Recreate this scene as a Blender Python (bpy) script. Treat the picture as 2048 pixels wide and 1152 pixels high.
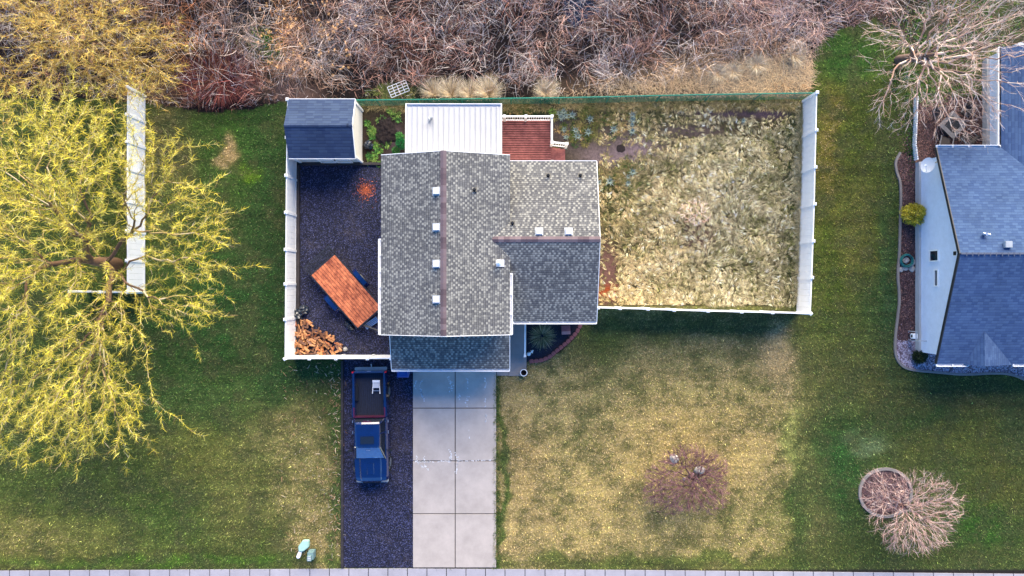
import bpy, bmesh, math, random
import numpy as np
from mathutils import Vector, Matrix
R = math.radians
for o in list(bpy.data.objects): bpy.data.objects.remove(o)
scn = bpy.context.scene
C = scn.collection

# ------------------------------------------------------------------ camera, sky, sun, exposure
CAMH = 39.0
cam_d = bpy.data.cameras.new('camera'); cam = bpy.data.objects.new('camera', cam_d); C.objects.link(cam)
cam.location = (0, 0, CAMH); cam.rotation_euler = (0, 0, 0)
cam_d.lens = 24; cam_d.sensor_width = 36; cam_d.clip_end = 2000
scn.camera = cam
SUN_EL, SUN_AZ = R(24), R(14)          # azimuth from +Y towards +X
w = bpy.data.worlds.new('World'); scn.world = w; w.use_nodes = True
nt = w.node_tree; bg = nt.nodes['Background']
sky = nt.nodes.new('ShaderNodeTexSky'); sky.sky_type = 'NISHITA'; sky.sun_disc = False
sky.sun_elevation = SUN_EL; sky.sun_rotation = SUN_AZ; sky.air_density = 1.0; sky.ozone_density = 1.6; sky.dust_density = 0.6
hs_ = nt.nodes.new('ShaderNodeHueSaturation'); hs_.inputs['Saturation'].default_value = 1.4; hs_.inputs['Hue'].default_value = .512; nt.links.new(sky.outputs[0], hs_.inputs['Color']); nt.links.new(hs_.outputs[0], bg.inputs[0]); bg.inputs[1].default_value = 0.15
sd = bpy.data.lights.new('sun', 'SUN'); sun = bpy.data.objects.new('sun', sd); C.objects.link(sun)
sd.energy = 4.9; sd.angle = R(66); sd.color = (1, .86, .64)
to_sun = Vector((math.sin(SUN_AZ)*math.cos(SUN_EL), math.cos(SUN_AZ)*math.cos(SUN_EL), math.sin(SUN_EL)))
sun.rotation_euler = to_sun.to_track_quat('Z', 'Y').to_euler(); sun.location = (0, 0, 60)
scn.view_settings.view_transform = 'Standard'; scn.view_settings.look = 'None'
scn.view_settings.exposure = 1.36; scn.view_settings.gamma = 1
scn.render.engine = 'CYCLES'

F = 2048*24/36
def P(px, py, z=0.0):
    k = (CAMH-z)/F
    return np.array([(px-1024)*k, -(py-576)*k, z])
def PX(px, z=0.0): return (px-1024)*(CAMH-z)/F
def PY(py, z=0.0): return -(py-576)*(CAMH-z)/F

# ------------------------------------------------------------------ colour, materials
def lin(c):
    c = np.asarray(c, float)/255.0
    return np.where(c <= .04045, c/12.92, ((c+.055)/1.055)**2.4)
def S(r, g, b, k=.8):
    v = lin((r, g, b))*k
    return (float(v[0]), float(v[1]), float(v[2]), 1)
def newmat(name):
    m = bpy.data.materials.new(name); m.use_nodes = True
    return m, m.node_tree, m.node_tree.nodes['Principled BSDF']
def N(t, typ, **kw):
    n = t.nodes.new(typ)
    for k, v in kw.items():
        if k in n.inputs: n.inputs[k].default_value = v
        else: setattr(n, k, v)
    return n
def mat(name, col, rough=.6, metal=0, var=.12, scale=6, bump=0.0, coat=0, spec=.5, detail=5, trans=0):
    m, t, p = newmat(name)
    tc = N(t, 'ShaderNodeTexCoord')
    ns = N(t, 'ShaderNodeTexNoise', Scale=scale, Detail=detail, Roughness=.65)
    t.links.new(tc.outputs['Object'], ns.inputs['Vector'])
    cr = N(t, 'ShaderNodeMapRange'); cr.inputs['From Min'].default_value = .3; cr.inputs['From Max'].default_value = .7
    cr.inputs['To Min'].default_value = 1-var; cr.inputs['To Max'].default_value = 1+var
    t.links.new(ns.outputs[0], cr.inputs[0])
    mx = N(t, 'ShaderNodeVectorMath', operation='SCALE'); mx.inputs[0].default_value = col[:3]
    t.links.new(cr.outputs[0], mx.inputs['Scale']); t.links.new(mx.outputs[0], p.inputs['Base Color'])
    p.inputs['Roughness'].default_value = rough; p.inputs['Metallic'].default_value = metal
    p.inputs['Coat Weight'].default_value = coat; p.inputs['Specular IOR Level'].default_value = spec
    p.inputs['Coat Roughness'].default_value = .06
    if trans: p.inputs['Transmission Weight'].default_value = trans
    if bump:
        b = N(t, 'ShaderNodeBump', Strength=bump, Distance=.03)
        t.links.new(ns.outputs[0], b.inputs['Height']); t.links.new(b.outputs[0], p.inputs['Normal'])
    return m
def attrmat(name, var=.25, scale=9, rough=.85, bump=0, scale2=None, spec=.25, bdist=.05):
    m, t, p = newmat(name)
    at = N(t, 'ShaderNodeAttribute', attribute_name='Col')
    tc = N(t, 'ShaderNodeTexCoord')
    ns = N(t, 'ShaderNodeTexNoise', Scale=scale, Detail=6, Roughness=.75)
    t.links.new(tc.outputs['Object'], ns.inputs['Vector'])
    cr = N(t, 'ShaderNodeMapRange'); cr.inputs['From Min'].default_value = .33; cr.inputs['From Max'].default_value = .67
    cr.inputs['To Min'].default_value = 1-var; cr.inputs['To Max'].default_value = 1+var
    t.links.new(ns.outputs[0], cr.inputs[0])
    mx = N(t, 'ShaderNodeVectorMath', operation='SCALE')
    t.links.new(at.outputs['Color'], mx.inputs[0]); t.links.new(cr.outputs[0], mx.inputs['Scale'])
    t.links.new(mx.outputs[0], p.inputs['Base Color'])
    p.inputs['Roughness'].default_value = rough; p.inputs['Specular IOR Level'].default_value = spec
    if bump:
        b = N(t, 'ShaderNodeBump', Strength=bump, Distance=bdist)
        t.links.new(ns.outputs[0], b.inputs['Height']); t.links.new(b.outputs[0], p.inputs['Normal'])
    return m
def shingle(name, c_light, c_mid, c_dark, bw=.26, rh=.142, mortar=.018, bias=0.0, line=.3, dk=.5):
    m, t, p = newmat(name)
    uv = N(t, 'ShaderNodeUVMap')
    def mth(op, a_, b_=None):
        q = N(t, 'ShaderNodeMath', operation=op)
        for i_, w_ in enumerate((a_, b_)):
            if w_ is None: continue
            if isinstance(w_, (int, float)): q.inputs[i_].default_value = w_
            else: t.links.new(w_, q.inputs[i_])
        return q.outputs[0]
    s0 = N(t, 'ShaderNodeSeparateXYZ'); t.links.new(uv.outputs[0], s0.inputs[0])
    row = mth('FLOOR', mth('DIVIDE', s0.outputs[1], rh))
    w1 = N(t, 'ShaderNodeTexWhiteNoise', noise_dimensions='1D'); t.links.new(row, w1.inputs['W'])
    cu = mth('ADD', mth('DIVIDE', s0.outputs[0], bw), mth('ADD', row, mth('MULTIPLY', w1.outputs[0], .7))); idx = mth('FLOOR', cu)
    par = mth('ABSOLUTE', mth('MODULO', idx, 2.0)); cb = N(t, 'ShaderNodeCombineXYZ'); t.links.new(idx, cb.inputs[0]); t.links.new(row, cb.inputs[1])
    w2 = N(t, 'ShaderNodeTexWhiteNoise', noise_dimensions='2D'); t.links.new(cb.outputs[0], w2.inputs['Vector'])
    val = mth('ADD', mth('MULTIPLY', par, .34), mth('MULTIPLY', w2.outputs[0], .66))
    joint = mth('LESS_THAN', mth('FRACT', cu), mortar/bw)
    ra = N(t, 'ShaderNodeValToRGB'); e = ra.color_ramp.elements
    e[0].position = .0; e[0].color = c_dark; e[1].position = 1; e[1].color = c_light
    a = e.new(.42+bias); a.color = c_mid; b = e.new(.62+bias); b.color = c_light
    t.links.new(val, ra.inputs[0])
    # dark joints between tabs; the shadow line under each course is painted in below
    mx = N(t, 'ShaderNodeMix', data_type='RGBA'); t.links.new(joint, mx.inputs[0])
    t.links.new(ra.outputs[0], mx.inputs[6]); mx.inputs[7].default_value = tuple(x*.45 for x in c_dark[:3])+(1,)
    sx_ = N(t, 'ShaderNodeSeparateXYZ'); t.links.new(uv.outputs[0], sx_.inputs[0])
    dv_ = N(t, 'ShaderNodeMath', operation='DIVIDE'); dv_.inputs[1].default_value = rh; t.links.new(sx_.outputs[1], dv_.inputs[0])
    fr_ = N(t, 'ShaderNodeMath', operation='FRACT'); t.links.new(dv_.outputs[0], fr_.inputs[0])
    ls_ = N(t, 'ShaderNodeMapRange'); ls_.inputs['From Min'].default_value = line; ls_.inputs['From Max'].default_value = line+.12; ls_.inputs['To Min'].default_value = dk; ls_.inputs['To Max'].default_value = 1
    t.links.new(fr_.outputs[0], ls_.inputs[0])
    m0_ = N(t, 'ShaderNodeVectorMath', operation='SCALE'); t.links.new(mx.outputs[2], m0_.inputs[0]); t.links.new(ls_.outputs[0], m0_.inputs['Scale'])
    tc = N(t, 'ShaderNodeTexCoord')
    n1 = N(t, 'ShaderNodeTexNoise', Scale=.55, Detail=5, Roughness=.6); t.links.new(tc.outputs['Object'], n1.inputs['Vector'])
    n2 = N(t, 'ShaderNodeTexNoise', Scale=60, Detail=3); t.links.new(tc.outputs['Object'], n2.inputs['Vector'])
    ad = N(t, 'ShaderNodeMath', operation='ADD'); t.links.new(n1.outputs[0], ad.inputs[0]); t.links.new(n2.outputs[0], ad.inputs[1])
    cr = N(t, 'ShaderNodeMapRange'); cr.inputs['From Min'].default_value = .7; cr.inputs['From Max'].default_value = 1.3
    cr.inputs['To Min'].default_value = .8; cr.inputs['To Max'].default_value = 1.2; t.links.new(ad.outputs[0], cr.inputs[0])
    sc = N(t, 'ShaderNodeVectorMath', operation='SCALE'); t.links.new(m0_.outputs[0], sc.inputs[0]); t.links.new(cr.outputs[0], sc.inputs['Scale'])
    t.links.new(sc.outputs[0], p.inputs['Base Color'])
    p.inputs['Roughness'].default_value = .9; p.inputs['Specular IOR Level'].default_value = .2
    bp = N(t, 'ShaderNodeBump', Strength=.6, Distance=.012); iv = N(t, 'ShaderNodeMath', operation='SUBTRACT'); iv.inputs[0].default_value = 1
    t.links.new(ls_.outputs[0], iv.inputs[1]); bp.invert = True; t.links.new(iv.outputs[0], bp.inputs['Height']); t.links.new(bp.outputs[0], p.inputs['Normal'])
    return m
def gravelmat(name, cols, scale=28, patch=None, pscale=.5):
    m, t, p = newmat(name)
    tc = N(t, 'ShaderNodeTexCoord')
    vo = N(t, 'ShaderNodeTexVoronoi', Scale=scale); t.links.new(tc.outputs['Object'], vo.inputs['Vector'])
    sp = N(t, 'ShaderNodeSeparateColor'); t.links.new(vo.outputs['Color'], sp.inputs[0])
    ra = N(t, 'ShaderNodeValToRGB'); ra.color_ramp.interpolation = 'LINEAR'; e = ra.color_ramp.elements
    e[0].position = 0; e[0].color = cols[0]; e[1].position = 1; e[1].color = cols[-1]
    for i, c in enumerate(cols[1:-1]):
        q = e.new((i+1)/(len(cols)-1)); q.color = c
    t.links.new(sp.outputs[0], ra.inputs[0])
    last = ra.outputs[0]
    if patch:
        n1 = N(t, 'ShaderNodeTexNoise', Scale=pscale, Detail=6, Roughness=.7); t.links.new(tc.outputs['Object'], n1.inputs['Vector'])
        mr = N(t, 'ShaderNodeMapRange'); mr.inputs['From Min'].default_value = .52; mr.inputs['From Max'].default_value = .68
        mr.inputs['To Max'].default_value = .5
        t.links.new(n1.outputs[0], mr.inputs[0]); mx = N(t, 'ShaderNodeMix', data_type='RGBA')
        t.links.new(mr.outputs[0], mx.inputs[0]); t.links.new(last, mx.inputs[6]); mx.inputs[7].default_value = patch; last = mx.outputs[2]
    t.links.new(last, p.inputs['Base Color']); p.inputs['Roughness'].default_value = .8
    b = N(t, 'ShaderNodeBump', Strength=.9, Distance=.02, invert=True); t.links.new(vo.outputs['Distance'], b.inputs['Height']); t.links.new(b.outputs[0], p.inputs['Normal'])
    return m
def woodmat(name, c1, c2, along=(1, 14, 14), rough=.7, k=4):
    m, t, p = newmat(name)
    tc = N(t, 'ShaderNodeTexCoord'); mp = N(t, 'ShaderNodeMapping'); mp.inputs['Scale'].default_value = along
    t.links.new(tc.outputs['Object'], mp.inputs[0])
    ns = N(t, 'ShaderNodeTexNoise', Scale=k, Detail=8, Roughness=.7); t.links.new(mp.outputs[0], ns.inputs['Vector'])
    n2 = N(t, 'ShaderNodeTexNoise', Scale=2.2, Detail=6, Roughness=.7); t.links.new(tc.outputs['Object'], n2.inputs['Vector'])
    ad = N(t, 'ShaderNodeMath', operation='ADD'); t.links.new(ns.outputs[0], ad.inputs[0]); t.links.new(n2.outputs[0], ad.inputs[1])
    mr = N(t, 'ShaderNodeMapRange'); mr.inputs['From Min'].default_value = .82; mr.inputs['From Max'].default_value = 1.18; t.links.new(ad.outputs[0], mr.inputs[0])
    mx = N(t, 'ShaderNodeMix', data_type='RGBA'); t.links.new(mr.outputs[0], mx.inputs[0]); mx.inputs[6].default_value = c1; mx.inputs[7].default_value = c2
    t.links.new(mx.outputs[2], p.inputs['Base Color']); p.inputs['Roughness'].default_value = rough
    b = N(t, 'ShaderNodeBump', Strength=.3, Distance=.01); t.links.new(ns.outputs[0], b.inputs['Height']); t.links.new(b.outputs[0], p.inputs['Normal'])
    return m
def concretemat(name, c, stain=None):
    m, t, p = newmat(name)
    tc = N(t, 'ShaderNodeTexCoord')
    n1 = N(t, 'ShaderNodeTexNoise', Scale=.8, Detail=9, Roughness=.7); t.links.new(tc.outputs['Object'], n1.inputs['Vector'])
    n2 = N(t, 'ShaderNodeTexNoise', Scale=40, Detail=4); t.links.new(tc.outputs['Object'], n2.inputs['Vector'])
    ad = N(t, 'ShaderNodeMath', operation='MULTIPLY_ADD'); t.links.new(n2.outputs[0], ad.inputs[0]); ad.inputs[1].default_value = .35; t.links.new(n1.outputs[0], ad.inputs[2])
    mr = N(t, 'ShaderNodeMapRange'); mr.inputs['From Min'].default_value = .45; mr.inputs['From Max'].default_value = .95
    mr.inputs['To Min'].default_value = .8; mr.inputs['To Max'].default_value = 1.18; t.links.new(ad.outputs[0], mr.inputs[0])
    sc = N(t, 'ShaderNodeVectorMath', operation='SCALE'); sc.inputs[0].default_value = c[:3]; t.links.new(mr.outputs[0], sc.inputs['Scale'])
    last = sc.outputs[0]
    if stain:
        n3 = N(t, 'ShaderNodeTexNoise', Scale=3.1, Detail=8, Roughness=.8); t.links.new(tc.outputs['Object'], n3.inputs['Vector'])
        m3 = N(t, 'ShaderNodeMapRange'); m3.inputs['From Min'].default_value = .66; m3.inputs['From Max'].default_value = .74; m3.inputs['To Max'].default_value = .5
        t.links.new(n3.outputs[0], m3.inputs[0]); mx = N(t, 'ShaderNodeMix', data_type='RGBA'); t.links.new(m3.outputs[0], mx.inputs[0])
        t.links.new(last, mx.inputs[6]); mx.inputs[7].default_value = stain; last = mx.outputs[2]
    t.links.new(last, p.inputs['Base Color']); p.inputs['Roughness'].default_value = .85
    b = N(t, 'ShaderNodeBump', Strength=.15, Distance=.01); t.links.new(n2.outputs[0], b.inputs['Height']); t.links.new(b.outputs[0], p.inputs['Normal'])
    return m

M = {}
M['white'] = mat('white_vinyl', (.84, .84, .84, 1), .4, var=.05, scale=2)
M['metal_white'] = mat('white_painted_metal', (.56, .57, .60, 1), .45, var=.05, scale=1.5)
M['siding'] = mat('cream_siding', (.62, .60, .55, 1), .6, var=.06)
M['shed_wall'] = mat('shed_siding', (.62, .60, .55, 1), .7, var=.08, scale=8)
M['stucco'] = mat('white_stucco', (.66, .72, .84, 1), .85, var=.06, scale=3, bump=.1)
M['base_trim'] = concretemat('foundation_concrete', (.42, .42, .42, 1))
M['glass'] = mat('dark_glass', (.01, .015, .025, 1), .06, var=.02, spec=.8)
M['black'] = mat('black_plastic', (.012, .013, .016, 1), .4, var=.2)
M['blacksteel'] = mat('black_steel', (.02, .022, .028, 1), .45, var=.3, scale=10)
M['rubber'] = mat('tyre_rubber', (.015, .015, .016, 1), .85, var=.2)
M['alu'] = mat('aluminium', (.62, .64, .67, 1), .3, metal=.8, var=.1)
M['grey_metal'] = mat('grey_painted_metal', (.34, .37, .40, 1), .5, var=.1)
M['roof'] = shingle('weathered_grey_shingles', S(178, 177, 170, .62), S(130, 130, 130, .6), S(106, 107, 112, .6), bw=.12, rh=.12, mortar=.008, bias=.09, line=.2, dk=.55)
M['ridge'] = shingle('purple_brown_ridge_shingles', S(144, 126, 130, .6), S(126, 108, 113, .6), S(110, 94, 100, .6), bw=.35, rh=3, mortar=.01, line=-1)
M['roof_blue'] = shingle('slate_blue_shingles', S(84, 110, 150, .68), S(76, 101, 143, .66), S(68, 93, 136, .66), bw=.3, rh=.15, mortar=.004, line=.12, dk=.75)
M['roof_navy'] = shingle('navy_shed_shingles', S(74, 92, 124, .65), S(68, 86, 120, .62), S(62, 80, 116, .62), bw=.45, rh=.17, mortar=.003, line=.14, dk=.7)
M['driveway'] = concretemat('driveway_concrete', S(196, 184, 174, .78), stain=S(150, 138, 128, .7))
M['sidewalk'] = concretemat('sidewalk_concrete', S(184, 180, 188, .72))
M['walk'] = concretemat('front_walk_concrete', S(170, 162, 158, .7))
M['joint'] = mat('joint_dirt', (.035, .033, .03, 1), .9)
M['chalk'] = mat('white_paint_mark', (.62, .62, .62, 1), .9, var=.3, scale=30)
M['gravel'] = gravelmat('dark_lava_gravel', [S(6, 7, 18), S(14, 16, 38), S(30, 33, 68), S(84, 88, 130)], 22, patch=S(84, 76, 84), pscale=.45)
M['bedgravel'] = gravelmat('black_mulch', [S(10, 12, 22), S(26, 28, 46), S(44, 44, 66)], 30)
M['mulch'] = gravelmat('red_brown_mulch', [S(30, 20, 22), S(66, 42, 42), S(104, 74, 72), S(60, 40, 50)], 16, patch=S(120, 90, 90), pscale=1.5)
M['pebble'] = gravelmat('river_pebbles', [S(80, 62, 68), S(140, 122, 136), S(200, 190, 205), S(110, 90, 100)], 14)
M['timber'] = woodmat('dark_timber', S(30, 26, 30), S(66, 58, 58))
M['deck'] = woodmat('red_stained_deck', S(118, 62, 62, .8), S(168, 100, 94, .85), along=(1.2, 16, 16), rough=.8)
M['deck_gap'] = mat('deck_gap', (.02, .01, .01, 1), .9)
M['plank'] = woodmat('orange_pine_planks', S(132, 58, 36, .9), S(240, 140, 90, .95), along=(1, 12, 12), k=3)
M['log'] = woodmat('split_log_wood', S(140, 84, 48, .9), S(236, 174, 116, .92), along=(2, 10, 10))
M['log2'] = woodmat('orange_log_wood', S(120, 60, 34, .9), S(206, 128, 78, .9), along=(2, 10, 10))
M['log3'] = woodmat('brown_log_wood', S(84, 54, 40, .9), S(160, 108, 76, .9), along=(2, 10, 10))
M['logdark'] = woodmat('weathered_log_wood', S(96, 66, 56, .9), S(160, 116, 92, .9), along=(2, 10, 10))
M['bark'] = mat('bark', S(96, 78, 66), .9, var=.35, scale=14, bump=.4)
M['twig_pink'] = attrmat('bare_twig', .15, 12)
M['leaf'] = attrmat('leaf', .12, 20, rough=.7)
M['grass'] = attrmat('grass_blade', .15, 20, rough=.8)
M['ground'] = attrmat('soil_and_turf', .45, 7, bump=.5, rough=.95)
M['truck'] = mat('truck_paint', (.002, .011, .07, 1), .18, var=.15, scale=3, coat=1, spec=.8)  # blue of the reflected sky is painted into the body colour
M['truck_red'] = mat('maroon_paint', S(84, 22, 50, .8), .35, coat=.6)
M['windshield'] = mat('truck_glass', (.05, .2, .42, 1), .12, spec=1, coat=1)  # sky reflection on the glass put into the base colour
M['tail'] = mat('red_lens', (.6, .02, .03, 1), .2)
M['headlamp'] = mat('clear_lens', (.12, .14, .18, 1), .1)
M['bed'] = mat('bed_liner', (.006, .010, .028, 1), .6, var=.4, scale=8)
M['red_block'] = mat('red_concrete_block', S(150, 92, 92), .9, var=.2, scale=9, bump=.2)
M['teal'] = mat('teal_rubber', S(16, 120, 118), .5)
M['green_chain'] = mat('green_coated_wire', S(10, 124, 102, .9), .5)
M['blue_bin'] = mat('blue_plastic', S(12, 66, 150), .4)
M['stone'] = mat('pale_stone', S(178, 174, 170), .9, var=.3, scale=4, bump=.4)
M['kerb'] = concretemat('kerb_concrete', S(150, 142, 138, .65))
M['water'] = mat('pond_water', S(36, 44, 56, .6), .08, var=.2, spec=.8)
M['roof_vent_grey'] = mat('slate_vent_plastic', S(96, 104, 124, .7), .7)
M['asphalt'] = mat('asphalt', (.05, .05, .052, 1), .9, var=.2, scale=30)
M['mint'] = mat('mint_green_fibreglass', S(176, 214, 200, .8), .5, var=.05)
M['bluegreen_box'] = mat('grey_green_steel', S(120, 150, 152, .8), .5)
M['brownfab'] = mat('dark_brown_cushion', S(66, 60, 58), .9)
M['chip'] = mat('orange_wood_chip', S(206, 98, 58), .9)
M['soil_dark'] = mat('dark_soil', S(34, 22, 22), .95, var=.5, scale=12, bump=.8)
M['pot_blue'] = mat('dark_glazed_ceramic', S(40, 70, 96), .2)

# ------------------------------------------------------------------ mesh helpers
class MB:
    def __init__(s): s.v = []; s.f = []; s.uv = {}
    def poly(s, pts, uvs=None):
        b = len(s.v); s.v += [tuple(map(float, p)) for p in pts]; s.f.append(tuple(range(b, b+len(pts))))
        if uvs is not None: s.uv[len(s.f)-1] = uvs
    def prism(s, bottom, top):
        n = len(bottom); b = len(s.v)
        s.v += [tuple(map(float, p)) for p in bottom]+[tuple(map(float, p)) for p in top]
        s.f.append(tuple(range(b+n-1, b-1, -1))); s.f.append(tuple(range(b+n, b+2*n)))
        for i in range(n):
            j = (i+1) % n; s.f.append((b+i, b+j, b+n+j, b+n+i))
    def box(s, c, d, rz=0, M4=None):
        x, y, z = d[0]/2, d[1]/2, d[2]/2; cs, sn = math.cos(rz), math.sin(rz)
        pts = []
        for dz in (-z, z):
            for (a, b_) in ((-x, -y), (x, -y), (x, y), (-x, y)):
                p = Vector((a*cs-b_*sn, a*sn+b_*cs, dz))
                if M4 is not None: p = M4 @ Vector((a, b_, dz))
                pts.append((c[0]+p.x, c[1]+p.y, c[2]+p.z))
        s.prism(pts[:4], pts[4:])
    def cyl(s, a, b, r, r2=None, n=12):
        a = Vector(a); b = Vector(b); d = (b-a).normalized(); u = d.orthogonal().normalized(); v = d.cross(u)
        r2 = r if r2 is None else r2
        A = [a+(u*math.cos(2*math.pi*i/n)+v*math.sin(2*math.pi*i/n))*r for i in range(n)]
        B = [b+(u*math.cos(2*math.pi*i/n)+v*math.sin(2*math.pi*i/n))*r2 for i in range(n)]
        s.prism(A, B)
    def tube(s, pts, r, n=8, closed=False):
        pts = [Vector(p) for p in pts]; m = len(pts); base = len(s.v)
        for i, p in enumerate(pts):
            d = (pts[(i+1) % m] if (closed or i < m-1) else p)-(pts[i-1] if (closed or i > 0) else p)
            d.normalize(); u = d.cross(Vector((0, 0, 1)))
            if u.length < .05: u = Vector((1, 0, 0))
            u.normalize(); v = d.cross(u)
            for k in range(n):
                a = 2*math.pi*k/n; q = p+(u*math.cos(a)+v*math.sin(a))*r; s.v.append(tuple(q))
        for i in range(m if closed else m-1):
            for k in range(n):
                a = base+i*n+k; b = base+i*n+(k+1) % n; c = base+((i+1) % m)*n+(k+1) % n; d = base+((i+1) % m)*n+k
                s.f.append((a, b, c, d))
        if not closed:
            s.f.append(tuple(base+k for k in range(n))); s.f.append(tuple(base+(m-1)*n+k for k in range(n-1, -1, -1)))
    def ring(s, c, ro, ri, z0, z1, n=24):
        base = len(s.v)
        for (r, z) in ((ro, z0), (ro, z1), (ri, z1), (ri, z0)):
            for k in range(n):
                a = 2*math.pi*k/n; s.v.append((c[0]+r*math.cos(a), c[1]+r*math.sin(a), z))
        for l in range(4):
            for k in range(n):
                s.f.append((base+l*n+k, base+l*n+(k+1) % n, base+((l+1) % 4)*n+(k+1) % n, base+((l+1) % 4)*n+k))
    def build(s, name, m, parent=None, loc=None, smooth=False, bevel=0):
        if parent is not None: off = Vector(parent['_w'])
        else: off = Vector(loc) if loc is not None else Vector((0, 0, 0))
        me = bpy.data.meshes.new(name)
        me.from_pydata([(x-off.x, y-off.y, z-off.z) for x, y, z in s.v], [], s.f)
        if s.uv:
            ul = me.uv_layers.new(name='UVMap')
            for fi, uvs in s.uv.items():
                pl = me.polygons[fi]
                for k, li in enumerate(pl.loop_indices): ul.data[li].uv = uvs[k]
        me.materials.append(m)
        o = bpy.data.objects.new(name, me); C.objects.link(o)
        bm = bmesh.new(); bm.from_mesh(me)
        if not s.uv: bmesh.ops.recalc_face_normals(bm, faces=bm.faces)
        if bevel: 
            es = [e for e in bm.edges if len(e.link_faces) == 2 and e.calc_face_angle(0) > .6]
            bmesh.ops.bevel(bm, geom=es, offset=bevel, segments=2, affect='EDGES', clamp_overlap=True)
        bm.to_mesh(me); bm.free()
        if smooth:
            me.polygons.foreach_set('use_smooth', [True]*len(me.polygons))
        if parent is not None: o.parent = parent; o['_w'] = tuple(parent['_w'])
        else: o.location = off; o['_w'] = tuple(off)
        return o
def thing(name, label, cat, loc, group=None):
    o = bpy.data.objects.new(name, None); C.objects.link(o); o.location = loc; o['_w'] = tuple(map(float, loc))
    o.empty_display_size = .3
    o['label'] = label; o['category'] = cat
    if group: o['group'] = group
    return o
def tag(o, label, cat, group=None):
    o['label'] = label; o['category'] = cat
    if group: o['group'] = group
    return o
def kids(o): return [c for c in bpy.data.objects if c.parent == o]
def dup(o, loc, rz=0, label=None, group=None, scale=None):
    def cp(src, par):
        c = src.copy(); C.objects.link(c)
        if par is not None: c.parent = par
        for ch in kids(src): cp(ch, c)
        return c
    r = cp(o, None); r.location = loc; r.rotation_euler = (0, 0, rz)
    if scale: r.scale = scale if hasattr(scale, '__len__') else (scale,)*3
    if label: r['label'] = label
    if group: r['group'] = group
    return r
def npmesh(name, V, Fc, m, col=None, parent=None, loc=(0, 0, 0), smooth=False):
    V = np.asarray(V, np.float32); Fc = np.asarray(Fc, np.int32); k = Fc.shape[1]
    off = np.array(parent['_w'] if parent is not None else loc, np.float32)
    me = bpy.data.meshes.new(name); me.vertices.add(len(V)); me.vertices.foreach_set('co', (V-off).ravel())
    me.loops.add(Fc.size); me.loops.foreach_set('vertex_index', Fc.ravel())
    me.polygons.add(len(Fc)); me.polygons.foreach_set('loop_start', np.arange(0, Fc.size, k, dtype=np.int32))
    me.polygons.foreach_set('loop_total', np.full(len(Fc), k, np.int32))
    if smooth: me.polygons.foreach_set('use_smooth', np.ones(len(Fc), bool))
    me.update(calc_edges=True)
    if col is not None:
        a = me.color_attributes.new('Col', 'FLOAT_COLOR', 'POINT')
        cc = np.ones((len(V), 4), np.float32); cc[:, :3] = col; a.data.foreach_set('color', cc.ravel())
    me.materials.append(m); o = bpy.data.objects.new(name, me); C.objects.link(o)
    if parent is not None: o.parent = parent; o['_w'] = tuple(parent['_w'])
    else: o.location = loc; o['_w'] = tuple(map(float, loc))
    return o
def strips(base, dirs, length, width, droop=0.0, nseg=2, col=None, taper=.25, side=None, rng=None, curl=0.0):
    """N tapered flat blades; returns verts, quads, colours"""
    base = np.asarray(base, float); n = len(base); d = np.asarray(dirs, float)
    d = d/np.maximum(np.linalg.norm(d, axis=1, keepdims=True), 1e-6)
    if side is None:
        up = np.array([0, 0, 1.0])+rng.normal(0, .35, (n, 3)); side = np.cross(d, up)
        side /= np.maximum(np.linalg.norm(side, axis=1, keepdims=True), 1e-6)
    L = np.broadcast_to(length, (n,)).astype(float); W = np.broadcast_to(width, (n,)).astype(float)
    Vs = []; cur = base.copy(); dd = d.copy()
    cu = (rng.normal(0, curl, n) if (rng is not None and curl) else np.zeros(n))
    for s in range(nseg+1):
        wv = W*(1-(1-taper)*s/nseg)/2
        Vs.append(cur-side*wv[:, None]); Vs.append(cur+side*wv[:, None])
        cur = cur+dd*(L/nseg)[:, None]; dd = dd.copy(); dd[:, 2] -= droop
        dd = dd+side*cu[:, None]
        dd /= np.linalg.norm(dd, axis=1, keepdims=True)
    V = np.stack(Vs, 1).reshape(-1, 3); m = 2*(nseg+1); o = np.arange(n)*m
    Q = np.concatenate([np.stack([o+2*s, o+2*s+1, o+2*s+3, o+2*s+2], 1) for s in range(nseg)])
    cc = np.repeat(col, m, 0) if col is not None else None
    return V, Q, cc
# value noise
_rg = np.random.default_rng(5); _T = _rg.random((256, 256))
def vnoise(x, y, s=1.0, seed=0):
    x = np.asarray(x)*s+seed*17.3+500; y = np.asarray(y)*s+seed*9.1+500
    xi = np.floor(x).astype(int); yi = np.floor(y).astype(int); fx = x-xi; fy = y-yi
    fx = fx*fx*(3-2*fx); fy = fy*fy*(3-2*fy); g = lambda a, b: _T[a % 256, b % 256]
    return (g(xi, yi)*(1-fx)+g(xi+1, yi)*fx)*(1-fy)+(g(xi, yi+1)*(1-fx)+g(xi+1, yi+1)*fx)*fy
def fbm(x, y, s=1.0, o=4, seed=0):
    t = 0; a = .5; n = 0
    for i in range(o): t = t+a*vnoise(x, y, s*2**i, seed+i*3); n += a; a *= .55
    return t/n

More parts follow.
